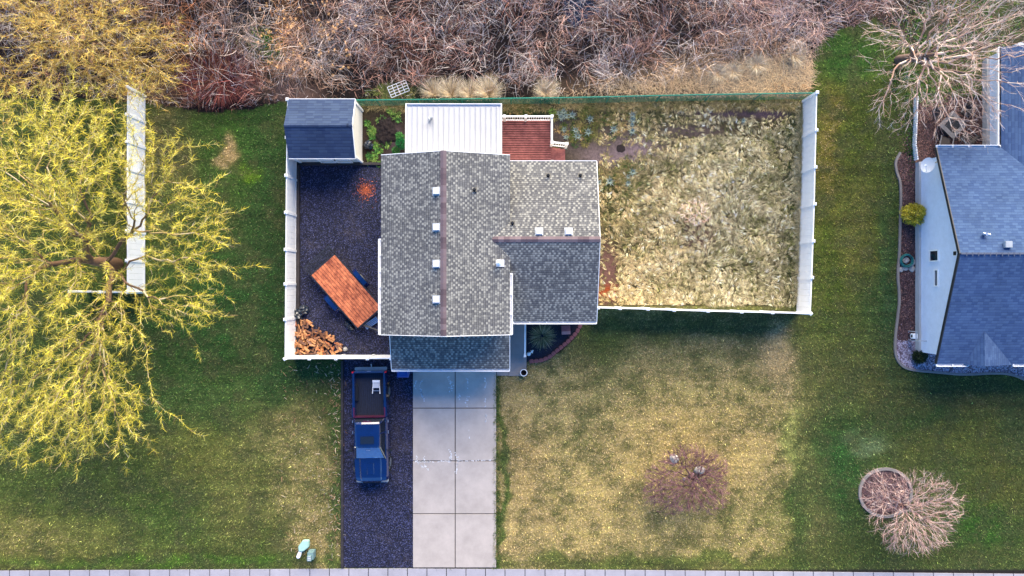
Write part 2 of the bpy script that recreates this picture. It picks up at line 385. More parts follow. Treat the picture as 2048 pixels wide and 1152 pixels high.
# ------------------------------------------------------------------ ground colour map (true colours of soil, green and dormant grass)
# blobs: centre x, y, radius x, y in photo pixels at ground level, colour
LAWN = [(560, 560, 900, 900, (60, 84, 30), .3),
 (470, 300, 110, 110, (50, 82, 26), .9), (430, 620, 170, 140, (36, 72, 30), .9), (540, 480, 60, 300, (42, 70, 34), .8), (330, 330, 60, 110, (112, 96, 66), .7),
 (330, 480, 60, 130, (70, 90, 36), .6), (455, 305, 14, 28, (172, 142, 98), 1), (490, 345, 20, 20, (92, 122, 20), .9), (600, 760, 100, 60, (44, 74, 36), .8),
 (130, 980, 190, 90, (86, 98, 44), .8), (60, 1080, 150, 60, (134, 124, 66), .7), (250, 1090, 150, 40, (112, 112, 56), .7),
 (380, 900, 90, 70, (104, 104, 50), .8), (400, 800, 120, 60, (66, 90, 44), .7), (480, 1000, 90, 90, (106, 104, 56), .8), (620, 980, 60, 170, (138, 126, 76), .85), (560, 870, 90, 50, (126, 118, 70), .8),
 (340, 1040, 90, 60, (74, 92, 40), .7), (640, 1100, 60, 50, (150, 130, 84), .8), (673, 900, 10, 300, (56, 84, 40), .8), (300, 1120, 400, 12, (70, 104, 30), .7),
 (1300, 860, 340, 240, (166, 148, 94), .95), (1040, 900, 60, 220, (176, 148, 96), .8), (1200, 760, 90, 110, (100, 98, 66), .7), (1100, 800, 60, 60, (164, 148, 100), .7),
 (1330, 700, 180, 60, (104, 100, 70), .75), (1500, 690, 70, 60, (112, 104, 76), .7), (1555, 720, 34, 70, (176, 150, 112), .8), (1300, 650, 300, 22, (84, 88, 44), .8), (1200, 680, 60, 40, (70, 84, 40), .8),
 (1400, 900, 160, 80, (188, 160, 100), .8), (1060, 1070, 60, 60, (196, 168, 114), .7), (1200, 1060, 160, 60, (184, 160, 100), .8), (1450, 1090, 120, 50, (180, 158, 96), .7), (1240, 960, 120, 60, (188, 162, 102), .6),
 (1350, 1125, 330, 16, (86, 100, 44), .8), (1003, 950, 8, 260, (52, 84, 30), .9), (1585, 880, 26, 60, (146, 150, 84), .7), (1600, 1040, 22, 120, (60, 84, 36), .9),
 (1700, 400, 90, 330, (80, 90, 30), .95), (1660, 300, 24, 200, (112, 96, 40), .7), (1660, 520, 18, 140, (60, 78, 24), .7), (1720, 470, 40, 140, (94, 90, 46), .6), (1760, 620, 50, 70, (60, 84, 44), .8),
 (1700, 110, 70, 60, (52, 92, 32), .9), (1780, 640, 16, 300, (54, 84, 50), .7), (1700, 740, 90, 70, (86, 84, 46), .7), (1740, 830, 90, 60, (96, 88, 46), .6),
 (1690, 940, 60, 130, (32, 82, 34), .95), (1740, 875, 34, 26, (128, 146, 110), .9), (1800, 850, 130, 30, (44, 74, 28), .8), (1950, 800, 130, 40, (92, 86, 46), .8), (1900, 880, 120, 40, (90, 90, 40), .7), (2000, 960, 60, 90, (88, 86, 34), .7),
 (1960, 1060, 70, 40, (40, 88, 16), .9), (1640, 1080, 40, 60, (112, 104, 64), .6), (1800, 1110, 260, 24, (78, 86, 40), .8), (1860, 840, 60, 20, (52, 80, 40), .6), (2030, 860, 40, 60, (60, 74, 44), .7)]
WILD = [(480, 60, 50, 80, (44, 36, 44), .9), (520, 110, 40, 60, (74, 92, 44), .9), (540, 60, 26, 90, (36, 30, 38), 1), (560, 110, 14, 30, (40, 90, 40), .8), (800, 180, 40, 20, (80, 96, 50), .7),
 (1500, 155, 190, 44, (206, 178, 138), .98), (1250, 175, 160, 26, (128, 104, 80), .9), (1750, 60, 60, 60, (120, 96, 84), .6), (1900, 120, 120, 60, (112, 88, 84), .8), (1950, 50, 120, 60, (84, 96, 54), .8), (1830, 130, 60, 50, (50, 88, 34), .8), (1950, 0, 90, 30, (84, 110, 40), .8),
 (590, 180, 50, 26, (150, 120, 108), .9), (300, 190, 60, 30, (120, 92, 76), .8), (1860, 180, 70, 50, (70, 84, 44), .6)]
YARD = [(1400, 400, 240, 240, (74, 66, 38), .9), (1240, 300, 80, 40, (150, 128, 130), 1), (1210, 260, 50, 40, (96, 84, 70), .7), (1320, 250, 60, 30, (84, 88, 50), .7), (1500, 225, 120, 13, (92, 74, 84), 1), (1380, 262, 70, 12, (104, 88, 84), .9),
 (1215, 540, 26, 70, (128, 92, 84), 1), (1230, 430, 40, 60, (66, 74, 30), .8), (1215, 580, 24, 14, (170, 80, 40), 1), (1585, 400, 14, 220, (50, 70, 34), .9), (1400, 470, 60, 40, (120, 92, 84), .6), (770, 280, 50, 60, (70, 54, 52), .9), (790, 280, 14, 30, (116, 96, 100), .8), (1060, 220, 60, 14, (50, 70, 34), .8), (1130, 260, 30, 50, (96, 84, 84), .8)]
def blobcol(px, py, base, blobs, warp=26):
    px = np.asarray(px, float); py = np.asarray(py, float)
    wx = px+(fbm(px, py, .018, 4, 1)-.5)*warp*2.4; wy = py+(fbm(px, py, .018, 4, 7)-.5)*warp*2.4
    col = np.broadcast_to(lin(base), px.shape+(3,)).copy()
    for cx, cy, rx, ry, c, k in blobs:
        d = ((wx-cx)/rx)**2+((wy-cy)/ry)**2; a = (k*np.exp(-d**1.6*.8))[..., None]
        col = col*(1-a)+lin(c)*a
    return col
BANK = lambda px: np.interp(px, [1080, 1200, 1300, 1450, 1560, 1640], [186, 168, 150, 124, 100, 74])
def marsh_edge(px):
    return np.interp(px, [-300, 250, 330, 450, 575, 580, 1620, 1628, 1650, 1680, 1750, 1800, 1830, 2100], [195, 200, 215, 225, 205, 203, 196, 100, 80, 62, 40, 60, 95, 98])
def topx(X, Y): return X*F/CAMH+1024, -Y*F/CAMH+576
def zone(px, py):
    """0 lawn 1 wild 2 yard 3 covered (no grass)"""
    z = np.zeros(px.shape, int)
    me_ = marsh_edge(px)+(fbm(px, py, .05, 3, 2)-.5)*18
    z[py < me_] = 1
    z[(px > 1196) & (px < 1604) & (py > 206) & (py < 612)] = 2
    z[(px > 722) & (px < 1204) & (py > 206) & (py < 330)] = 2
    z[(px > 592) & (px < 1022) & (py > 322) & (py < 712)] = 3
    z[(px > 592) & (px < 722) & (py > 206) & (py < 330)] = 3
    z[(px > 770) & (px < 1180) & (py > 320) & (py < 632)] = 3
    z[(px > 683) & (px < 826) & (py > 700) & (py < 1136)] = 3
    z[(px > 825) & (px < 993) & (py > 700) & (py < 1136)] = 3
    z[(px > 993) & (px < 1053) & (py > 600) & (py < 750)] = 3
    z[(((px-1050)/118)**2+((py-620)/104)**2 < 1) & (px > 1050) & (py > 600)] = 3
    kx = np.interp(py, [100, 300, 305, 324, 347, 363, 399, 466, 515, 548, 598, 637, 680, 713, 733], [1826, 1826, 1800, 1789, 1793, 1800, 1801, 1799, 1797, 1794, 1799, 1794, 1789, 1790, 1803])
    ky = np.interp(px, [1789, 1803, 1826, 1878, 1925, 1987, 2020, 2048, 2200], [713, 733, 741, 745, 750, 746, 748, 758, 790])
    z[(px > kx) & (py > 190) & (py < ky)] = 3
    z[(((px-1770)/50)**2+((py-985)/47)**2 < 1)] = 3
    z[py > 1138] = 3
    return z
def groundcolor(X, Y):
    px, py = topx(X, Y); z = zone(px, py)
    cl = blobcol(px, py, (74, 84, 40), LAWN)*np.array([.96, 1.0, .9])
    str_ = 1+.42*(vnoise(px*.07, py, .22, 4)-.5)+.36*(vnoise(px*.03, py, .11, 8)-.5)+.35*(fbm(px, py, .06, 4, 11)-.5)
    # mown patches of dormant straw against green
    m_ = np.clip((fbm(px*.6, py, .2, 4, 21)-.50)*6, -1, 1)[..., None]*.30
    straw = lin((190, 166, 114))*.8; green = lin((44, 76, 26))*.8
    cl = cl*str_[..., None]; m2 = np.clip((fbm(px, py, .035, 5, 41)-.50)*6, -1, 1)[..., None]; q_ = lin((84, 90, 52))*.8; cl = np.where(m2 > 0, cl*(1-m2*.62)+q_*m2*.62, cl*(1-m2*.12)); dry_ = np.clip((cl[..., :1]-cl[..., 1:2])*14+.25, .12, 1.5); mp = np.clip(m_*dry_, -1, 1); cl = np.where(m_ > 0, cl*(1-mp)+straw*mp, cl*(1+m_)+green*(-m_))
    cw = blobcol(px, py, (36, 26, 28), WILD)*.6; cy = blobcol(px, py, (74, 66, 44), YARD, 10)*.75
    c = cl.copy(); c[z == 1] = cw[z == 1]; c[z == 2] = cy[z == 2]
    dv = (px > 1589+(fbm(px, py, .08, 4, 3)-.5)*34) & (py > 622) & (z == 0); c[dv] = c[dv]*.7+lin((66, 84, 42))*.8*.3
    k3 = z == 3; c[k3] = lin((52, 46, 44))*.6
    return c, z, px, py
def axis(a, b, st):
    inner = np.arange(a, b+st/2, st); out = []
    d = .5
    while d < 900: out.append(d); d *= 1.6
    out = np.array(out); return np.concatenate([a-out[::-1], inner, b+out])
gx = axis(-33, 33, .16); gy = axis(-20, 20, .16)
GX, GY = np.meshgrid(gx, gy); gc, gz, _, _ = groundcolor(GX, GY)
hz = np.zeros_like(GX); inr = (np.abs(GX) < 33) & (np.abs(GY) < 20)
hz[inr & (gz != 3)] = 0
gV = np.stack([GX, GY, hz-.0], -1).reshape(-1, 3); nx, ny = len(gx), len(gy)
ii = (np.arange(ny-1)[:, None]*nx+np.arange(nx-1)[None]).ravel()
ground = npmesh('ground', gV, np.stack([ii, ii+1, ii+nx+1, ii+nx], 1), M['ground'], gc.reshape(-1, 3)*.72); ground['kind'] = 'structure'

def struct(o): o['kind'] = 'structure'; return o
def sheet(name, pts, z, m, h=None):
    mb = MB(); top = [(p[0], p[1], z) for p in pts]
    if sum(top[i][0]*top[(i+1) % len(top)][1]-top[(i+1) % len(top)][0]*top[i][1] for i in range(len(top))) < 0: top = top[::-1]
    if h: mb.prism([(p[0], p[1], z-h) for p in top], top)
    else: mb.poly(top)
    return struct(mb.build(name, m, loc=(top[0][0], top[0][1], 0)))
def pr(x0, y0, x1, y1, z=0): return [(PX(x0, z), PY(y1, z)), (PX(x1, z), PY(y1, z)), (PX(x1, z), PY(y0, z)), (PX(x0, z), PY(y0, z))]
# gravel yard and lane
sheet('gravel_yard', pr(594, 328, 800, 711), .02, M['gravel'])
sheet('gravel_lane', pr(687, 711.5, 827, 1135), .022, M['gravel'])
# driveway slabs with joints
def slabs(name, xs, ys, z, m, gap=.035, h=.12):
    mb = MB()
    for i in range(len(xs)-1):
        for j in range(len(ys)-1):
            x0, x1 = sorted((xs[i], xs[i+1])); y0, y1 = sorted((ys[j], ys[j+1]))
            mb.box(((x0+x1)/2, (y0+y1)/2, z-h/2), (x1-x0-gap, y1-y0-gap, h))
    return struct(mb.build(name, m, loc=(xs[0], ys[0], 0), bevel=.006))
sheet('driveway_bed', pr(826, 690, 993, 1137), .012, M['joint'])
slabs('driveway', [PX(825.5), PX(910.5), PX(993)], [PY(690), PY(816), PY(921.5), PY(1027), PY(1135)], .05, M['driveway'], gap=.045)
# sidewalk: two straight runs with a very slight bend, individual flags
def swy(px): return np.interp(px, [-400, 0, 800, 1240, 2048, 2500], [1142.5, 1141, 1136.5, 1139.5, 1147.5, 1152])
mb = MB(); x = -420.0
rs = random.Random(4)
while x < 2500:
    wd = 40 if x < 600 or x > 1000 else 39
    if rs.random() < .06: wd = 28
    x2 = x+wd; a, b = x+.7, x2-.7
    t = [(PX(a), PY(swy(a)+44)), (PX(b), PY(swy(b)+44)), (PX(b), PY(swy(b))), (PX(a), PY(swy(a)))]
    mb.prism([(p[0], p[1], -.05) for p in t], [(p[0], p[1], .045) for p in t]); x = x2
struct(mb.build('sidewalk', M['sidewalk'], bevel=.005))
sheet('kerb', [(-45, PY(1240)), (45, PY(1246)), (45, PY(1251)), (-45, PY(1245))], .13, M['kerb'], .2)
sheet('road', [(-400, PY(1247)), (400, PY(1253)), (400, -40), (-400, -40)], .006, M['asphalt'])
# faint white paint scuffs on the slabs
mb = MB(); rs = random.Random(8)
def scuff(pts, wd):
    for i in range(len(pts)-1):
        a = np.array([PX(pts[i][0]), PY(pts[i][1])]); b = np.array([PX(pts[i+1][0]), PY(pts[i+1][1])])
        n = max(1, int(np.linalg.norm(b-a)/.035))
        for k in range(n):
            if rs.random() < .42: continue
            c = a+(b-a)*(k+rs.random())/n+np.array([rs.gauss(0, wd*.6), rs.gauss(0, wd*.6)])
            s_ = rs.uniform(.015, .05); an = rs.random()*3
            q = [(c[0]+s_*rs.uniform(.5, 1.6)*math.cos(an+j*math.pi/2.5), c[1]+s_*rs.uniform(.5, 1.6)*math.sin(an+j*math.pi/2.5), .0515) for j in range(5)]
            mb.poly(q)
for pts, wd in [([(847, 758), (840, 768), (842, 785), (850, 803)], .04), ([(833, 760), (830, 772), (833, 780)], .03), ([(898, 753), (905, 766), (903, 780), (899, 784)], .05), ([(896, 756), (900, 766), (898, 776)], .03),
                ([(934, 754), (935, 776)], .05), ([(972, 756), (970, 778)], .05), ([(936, 790), (934, 815)], .10), ([(918, 784), (920, 800)], .05), ([(971, 795), (970, 815)], .04), ([(972, 828), (972, 845)], .04), ([(938, 855), (939, 875)], .02),
                ([(832, 908), (836, 925), (850, 938)], .05), ([(848, 913), (850, 930), (858, 940)], .04), ([(898, 898), (903, 912), (900, 922)], .05), ([(910, 905), (917, 918), (912, 945)], .04), ([(830, 923), (905, 922)], .03), ([(915, 922), (985, 920)], .015)]:
    scuff(pts, wd)
struct(mb.build('driveway_marks', M['chalk']))
# grass creeping over the right edge of the driveway is added with the lawn
# front walk and steps
def P2(px, py, z=0): return (PX(px, z), PY(py, z), z)
wk = MB()
for (y0, y1, z) in ((741, 752, .06), (708, 741, .075), (688, 708, .20), (672, 688, .37), (660, 672, .54), (625, 660, .71)):
    x0, x1 = PX(1018, z), PX(1053, z)
    wk.box(((x0+x1)/2, (PY(y0, z)+PY(y1, z))/2, z/2), (x1-x0, abs(PY(y0, z)-PY(y1, z)), z))
struct(wk.build('front_walk', M['walk'], loc=P2(1035, 720)))
sheet('side_walk_pad', pr(993.5, 739, 1017.5, 751), .055, M['walk'], .1)
# bark bed by the porch
bd = [P2(1054, 600), P2(1180, 600)]
for a in range(0, 96, 6):
    pass
arc_top = [(1166, 640), (1160, 652), (1154, 663), (1147, 672), (1139, 680), (1131, 687), (1123, 694), (1115, 700), (1107, 707), (1099, 714), (1090, 718), (1080, 721.5), (1069, 722), (1058, 723)]
sheet('mulch_bed', [P2(1054, 620)[:2], P2(1172, 620)[:2]]+[P2(*p)[:2] for p in arc_top]+[P2(1054, 723)[:2]], .03, M['bedgravel'])

# ------------------------------------------------------------------ main house
def roof_slab(mb, pts, th=.10, rake=True):
    """top face with metre UVs (u along the eave, v up the slope), underside and edges"""
    p = [Vector(q) for q in pts]; n = (p[1]-p[0]).cross(p[2]-p[0])
    for k in range(3, len(p)):
        if n.length < 1e-4: n = (p[k-1]-p[0]).cross(p[k]-p[0])
    area = Vector((0, 0, 0))
    for i in range(len(p)): area += p[i].cross(p[(i+1) % len(p)])
    n = area.normalized()
    if n.z < 0: n = -n; p = p[::-1]
    eave = Vector((0, 0, 1)).cross(n).normalized(); up = n.cross(eave).normalized()
    o = Vector((0, 0, 0))
    uv = [((q-o).dot(eave), (q-o).dot(up)) for q in p]
    mb.poly(p, uv)
    lo = [q-Vector((0, 0, th)) for q in p]; mb.poly(lo[::-1], [(0, 0)]*len(p))
    for i in range(len(p)):
        j = (i+1) % len(p); mb.poly([lo[i], lo[j], p[j], p[i]], [(0, 0)]*4)
HX0, HXR, HX1 = -6.64, -3.37, -.10; HY0, HY1 = -2.36, 6.73; ZE, ZR = 4.4, 5.49
house = thing('house', 'house with grey shingled cross gable roof in the middle, above the concrete driveway', 'house', (-2.5, 2, 0))
sl = (ZR-ZE)/(HXR-HX0)
mb = MB()
# main gable body with siding
mb.prism([(-6.3, -2.0, 0), (-.4, -2.0, 0), (-.4, 6.35, 0), (-6.3, 6.35, 0)], [(-6.3, -2.0, ZE), (-.4, -2.0, ZE), (-.4, 6.35, ZE), (-6.3, 6.35, ZE)])
for y in (-1.98, 6.33):
    mb.prism([(-6.28, y, ZE), (-.42, y, ZE), (-3.35, y, ZR-.12)], [(-6.28, y+.02, ZE), (-.42, y+.02, ZE), (-3.35, y+.02, ZR-.12)])
mb.box((1.86, 2.44, 1.62), (4.5, 7.6, 3.24))
mb.prism([(4.09, -1.3, 3.24), (4.09, 6.2, 3.24), (4.09, 2.44, 4.5)], [(4.11, -1.3, 3.24), (4.11, 6.2, 3.24), (4.11, 2.44, 4.5)])
mb.box((-3.2, -3.0, 1.27), (5.8, 2.0, 2.54))
wall = mb.build('wall', M['siding'], house)
mb = MB()
roof_slab(mb, [(HX0, HY0, ZE), (HX0, HY1, ZE), (HXR, HY1, ZR), (HXR, HY0, ZR)])
roof_slab(mb, [(HX1, HY0, ZE), (HX1, HY1, ZE), (HXR, HY1, ZR), (HXR, HY0, ZR)])
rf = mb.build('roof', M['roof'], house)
WN, WS, WR, WZ, WZR = 6.64, -1.75, 2.445, 3.3, 4.7
mb = MB()
roof_slab(mb, [(-.4, WN, WZ), (4.42, WN, WZ), (4.42, WR, WZR), (-1.02, WR, WZR), (-.10, WR+.9, 4.4), (-.4, WR+.9, 4.4)])
roof_slab(mb, [(-.4, WS, WZ), (4.42, WS, WZ), (4.42, WR, WZR), (-1.02, WR, WZR), (-.10, WR-.9, 4.4), (-.4, WR-.9, 4.4)])
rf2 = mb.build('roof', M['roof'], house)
mb = MB()
roof_slab(mb, [(-6.42, -4.32, 2.58), (-.13, -4.32, 2.58), (-.13, -2.0, 3.26), (-6.42, -2.0, 3.26)])
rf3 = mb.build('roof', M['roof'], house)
# ridge caps
def ridgecap(parent, a, b, wdt, drop, m=M['ridge'], step=.28):
    a = Vector(a); b = Vector(b); d = (b-a); L = d.length; d.normalize(); s_ = Vector((-d.y, d.x, 0)); n = int(L/step); mb = MB(); rr = random.Random(2)
    for i in range(n):
        p = a+d*(L*i/n); q = a+d*(L*(i+1)/n+.02); z0 = .035; z1 = .018; u = rr.random()*50
        for sg in (1, -1):
            e = s_*sg*wdt-Vector((0, 0, drop))
            pts = [p+Vector((0, 0, z1)), q+Vector((0, 0, z0)), q+e+Vector((0, 0, z0)), p+e+Vector((0, 0, z1))]
            mb.poly(pts if sg < 0 else pts[::-1], [(u, .1), (u+.001, .1), (u+.001, .2), (u, .2)])
        f = [q+Vector((0, 0, z0)), q+s_*wdt+Vector((0, 0, z0-drop)), q+s_*wdt+Vector((0, 0, z1-.01-drop)), q+Vector((0, 0, z1-.01))]
        mb.poly(f, [(u, .1)]*4)
    o = mb.build('ridge_cap', m, parent); return o
ridgecap(rf, (HXR, HY0, ZR), (HXR, HY1, ZR), .15, .05)
ridgecap(rf2, (-1.0, WR, WZR), (4.42, WR, WZR), .15, .05)
# white gutters and rake edges
def gutter(parent, a, b, out, wdt=.11, brk=.8):
    a = Vector(a); b = Vector(b); o = Vector(out); d = b-a; L = d.length; d.normalize(); mb = MB(); t = .018
    c = (a+b)/2
    def bx(off, sx, zc, h):
        p = [a+o*off, b+o*off, b+o*(off+sx), a+o*(off+sx)]
        mb.prism([q+Vector((0, 0, zc)) for q in p], [q+Vector((0, 0, zc+h)) for q in p])
    bx(.0, wdt, -.12, t); bx(wdt, t*1.9, -.12, .11); bx(-t, t, -.1, .085)
    n = max(2, int(L/brk))
    for i in range(n+1):
        p = a+d*(L*i/n)
        q = [p-d*.02, p+d*.02, p+d*.02+o*wdt, p-d*.02+o*wdt]
        mb.prism([k+Vector((0, 0, -.03)) for k in q], [k+Vector((0, 0, -.005)) for k in q])
    return mb.build('gutter', M['white'], parent)
gutter(rf, (HX0, HY0, ZE), (HX0, PY(478, 4.4), ZE), (-1, 0, 0))
gutter(rf, (HX1, HY0, ZE), (HX1, PY(547, 4.4), ZE), (1, 0, 0))
gutter(rf2, (.06, WS, WZ), (4.42, WS, WZ), (0, -1, 0))
gutter(rf3, (-6.42, -4.32, 2.58), (-.13, -4.32, 2.58), (0, -1, 0))
def rake(parent, a, b, o, w_=.03):
    a = Vector(a); b = Vector(b); o = Vector(o)*w_; mb = MB()
    p = [a, b, b+o, a+o]; mb.prism([q-Vector((0, 0, .16)) for q in p], [q+Vector((0, 0, .012)) for q in p]); mb.build('rake_board', M['white'], parent)
for (y, o) in ((HY0, (0, -1, 0)), (HY1, (0, 1, 0))):
    rake(rf, (HX0, y, ZE), (HXR, y, ZR), o); rake(rf, (HXR, y, ZR), (HX1, y, ZE), o)
rake(rf2, (4.42, WN, WZ), (4.42, WR, WZR), (1, 0, 0)); rake(rf2, (4.42, WR, WZR), (4.42, WS, WZ), (1, 0, 0))
rake(rf2, (-.13, WN, WZ), (4.42, WN, WZ), (0, 1, 0)); rake(rf3, (-.13, -4.32, 2.58), (-.13, -2.0, 3.26), (1, 0, 0)); rake(rf3, (-6.42, -4.32, 2.58), (-6.42, -2.0, 3.26), (-1, 0, 0))
# box vents on the roof
def boxvent(parent, x, y, zf, lie):
    mb = MB(); z = zf(x, y); mb.box((x, y, z+.09), (.32, .32, .13)); 
    o = mb.build('roof_vent', M['metal_white'], parent, bevel=.015)
    m2 = MB(); m2.box((x, y, z+.02), (.42, .42, .012), M4=lie); m2.build('flashing', M['roof_flash'] if 'roof_flash' in M else M['grey_metal'], o); return o
zmL = lambda x, y: ZE+(x-HX0)*sl
zmR = lambda x, y: ZE+(HX1-x)*sl
zwN = lambda x, y: WZ+(WN-y)/3
tL = Matrix.Rotation(-math.atan(sl), 4, 'Y')
tN = Matrix.Rotation(-math.atan(1/3.), 4, 'X')
for py in (383, 455, 528, 599): boxvent(rf, PX(873, 5.3), PY(py, 5.3), zmL, tL)
for px in (1078, 1137): boxvent(rf2, PX(px, 4.55), PY(463, 4.55), zwN, tN)
def pipevent(parent, x, y, z, m=M['black'], r=.05, h=.3):
    mb = MB(); mb.cyl((x, y, z-.05), (x, y, z+h), r, n=14); mb.cyl((x, y, z-.02), (x, y, z+.1), r*2.2, r*1.1, n=14); mb.box((x, y+.02, z+.0), (.26, .26, .015), M4=tN)
    mb.build('pipe_vent', m, parent)
for px, py in ((1097, 349), (1162, 349)): pipevent(rf2, PX(px, 3.9), PY(py, 3.9), zwN(0, PY(py, 3.9)))
pipevent(rf2, PX(1025, 4.3), PY(447, 4.3), zwN(0, PY(447, 4.3)))
pipevent(rf, PX(949, 4.9), PY(380, 4.9), zmR(PX(949, 4.9), 0))
fx, fy = PX(998, 4.8), PY(526, 4.8); fz = zmR(fx, 0)
mb = MB(); mb.cyl((fx, fy, fz-.1), (fx, fy, fz+.45), .08, n=18); mb.cyl((fx, fy, fz+.42), (fx, fy, fz+.5), .16, .15, n=20); mb.cyl((fx, fy, fz+.52), (fx, fy, fz+.60), .13, .02, n=20)
fl = mb.build('flue', M['white'], rf); mb = MB(); mb.box((fx+.06, fy, fz+.01), (.42, .36, .02), M4=Matrix.Rotation(math.atan(sl), 4, 'Y')); mb.build('flashing', M['metal_white'], fl)
# doors and windows on the walls
def window(parent, c, wdt, h, ax, out):
    mb = MB(); t = .05
    def b(u, z, su, sz, th, mbx):
        if ax == 'x': mbx.box((c[0]+u, c[1]+out*th/2, c[2]+z), (su, th, sz))
        else: mbx.box((c[0]+out*th/2, c[1]+u, c[2]+z), (th, su, sz))
    for s_ in (-1, 1): b(s_*(wdt/2+t/2), 0, t, h+2*t, .05, mb); b(0, s_*(h/2+t/2), wdt, t, .05, mb)
    b(0, 0, .04, h, .04, mb); o = mb.build('window', M['white'], parent); g = MB(); b(0, 0, wdt, h, .02, g); g.build('pane', M['glass'], o)
for (c, a, b_) in (((-5, -2.0, 3.75), 1.2, .8), ((-2, -2.0, 3.75), 1.2, .8), ((2.6, -1.36, 2.1), 1.7, 1.1)): window(house, c, a, b_, 'x', -1)
window(house, (-6.3, 1, 3.2), 1.2, 1, 'y', -1); window(house, (-6.3, 4.5, 3.2), 1.2, 1, 'y', -1); window(house, (4.11, 1.2, 2.2), 1.2, 1, 'y', 1); window(house, (4.11, 4.6, 2.2), 1.2, 1, 'y', 1); window(house, (3.2, 6.24, 2.2), 1.2, 1, 'x', 1)
gd = MB()
for i in range(4): gd.box((-3.2, -4.02, .35+i*.54), (4.6, .05, .52))
gd.build('garage_door', M['white'], house, bevel=.01)
fd = MB(); fd.box((.35, -1.39, 1.75), (.9, .06, 2.0)); fdo = fd.build('front_door', M['truck_red'], house, bevel=.01); h_ = MB(); h_.cyl((.68, -1.42, 1.7), (.68, -1.5, 1.7), .03); h_.build('handle', M['alu'], fdo)

# patio cover
pc = thing('patio_cover', 'white ribbed metal patio roof behind the house beside the red deck', 'patio cover', (-3, 8, 0))
mb = MB(); x0, x1 = PX(813, 2.95), PX(1002, 2.95); yb = PY(213, 2.95); yf = 6.36
zz = lambda y: 2.92+(yb-y)*.055
npan = 18; pw = (x1-x0)/npan
for i in range(npan):
    a = x0+i*pw
    prof = [(a, .0), (a+pw*.16, .0), (a+pw*.2, .09), (a+pw*.30, .09), (a+pw*.34, .0), (a+pw, .0)]
    for k in range(len(prof)-1):
        (xa, za), (xb, zb) = prof[k], prof[k+1]
        mb.poly([(xa, yf, zz(yf)+za), (xb, yf, zz(yf)+zb), (xb, yb, zz(yb)+zb), (xa, yb, zz(yb)+za)][::-1])
pan = mb.build('ribbed_roof', mat('ribbed_roof_paint', (.44, .45, .47, 1), .5, var=.06, scale=1.2), pc)
mb = MB(); mb.box(((x0+x1)/2, yb+.14, 2.90), (x1-x0+.1, .03, .16)); mb.box(((x0+x1)/2, yb+.07, 2.83), (x1-x0+.06, .14, .02)); mb.build('gutter', M['white'], pc)
for k, xx in enumerate((x0-.02, x1+.02)):
    mb = MB(); p = [(xx-.03, yf, zz(yf)), (xx+.03, yf, zz(yf)), (xx+.03, yb+.12, zz(yb)), (xx-.03, yb+.12, zz(yb))]
    mb.prism([(q[0], q[1], q[2]-.14) for q in p], [(q[0], q[1], q[2]+.06) for q in p]); mb.build('side_fascia', M['white'], pc)
for xx in (x0+.2, (x0+x1)/2, x1-.2):
    mb = MB(); mb.box((xx, yb-.25, 1.4), (.1, .1, 2.8)); mb.build('post', M['white'], pc)
vx, vy = PX(860, 3.1), PY(238, 3.1)
mb = MB(); mb.cyl((vx-.05, vy+.12, 2.95), (vx-.02, vy-.08, 3.22), .05, n=12); mb.cyl((vx+.07, vy+.1, 2.95), (vx+.06, vy+.05, 3.2), .05, n=12); mb.build('vent_cowl', M['grey_metal'], pc, smooth=False)

# deck
dk = thing('deck', 'red stained wooden deck with white railing behind the house', 'deck', (.9, 7.8, 0))
dz = .75; dx0, dx1 = -1.2, PX(1102, dz); dy0, dy1 = 6.3, PY(240, dz)
mb = MB(); nb = 24; bw = (dy1-dy0)/nb
for i in range(nb): mb.box(((dx0+dx1)/2, dy0+bw*(i+.5), dz-.02), (dx1-dx0, bw-.035, .04))
mb.build('floor_boards', M['deck'], dk)
mb = MB(); mb.box(((dx0+dx1)/2, (dy0+dy1)/2, dz-.12), (dx1-dx0-.04, dy1-dy0-.04, .14)); mb.build('frame', M['deck_gap'], dk)
for (x, y) in ((dx0+.2, dy1-.2), (dx1-.2, dy1-.2), (dx1-.2, dy0+.2), (.4, dy1-.2)):
    mb = MB(); mb.box((x, y, .3), (.12, .12, .6)); mb.build('support_post', M['deck'], dk)
def railing(parent, a, b, z0, z0b=None, h=.95, posts=None, nbal=None, name='railing'):
    a = Vector(a); b = Vector(b); d = b-a; L = d.length; d.normalize(); s_ = Vector((-d.y, d.x, 0)); z0b = z0 if z0b is None else z0b
    mb = MB()
    def bar(zo, wdt, hh):
        p = [a+s_*wdt/2, a-s_*wdt/2, b-s_*wdt/2, b+s_*wdt/2]; zz_ = [z0, z0, z0b, z0b]
        mb.prism([(q.x, q.y, zq+zo) for q, zq in zip(p, zz_)], [(q.x, q.y, zq+zo+hh) for q, zq in zip(p, zz_)])
    bar(h-.05, .09, .05); bar(.08, .05, .05)
    n = nbal or int(L/.13)
    for i in range(n):
        t = (i+.5)/n; p = a+d*L*t; zb_ = z0+(z0b-z0)*t; mb.box((p.x, p.y, zb_+.08+(h-.12)/2), (.035, .035, h-.14))
    r = mb.build(name, M['white'], parent)
    for t in (posts or (0, 1)):
        p = a+d*L*t; zb_ = z0+(z0b-z0)*t; m2 = MB(); m2.box((p.x, p.y, zb_+h/2), (.12, .12, h+.1)); m2.box((p.x, p.y, zb_+h+.06), (.15, .15, .03)); m2.build('railing_post', M['white'], r)
    return r
rz = dz+.95
railing(dk, (-.55, dy1-.03, 0), (dx1, dy1-.03, 0), dz, posts=(0.05, .48, 1))
ysr = PY(288, dz)-.1
railing(dk, (dx1, dy1-.1, 0), (dx1, ysr, 0), dz, posts=(1,))
railing(dk, (dx1+.05, ysr, 0), (dx1+.85, ysr, 0), dz, .35, posts=(1,))
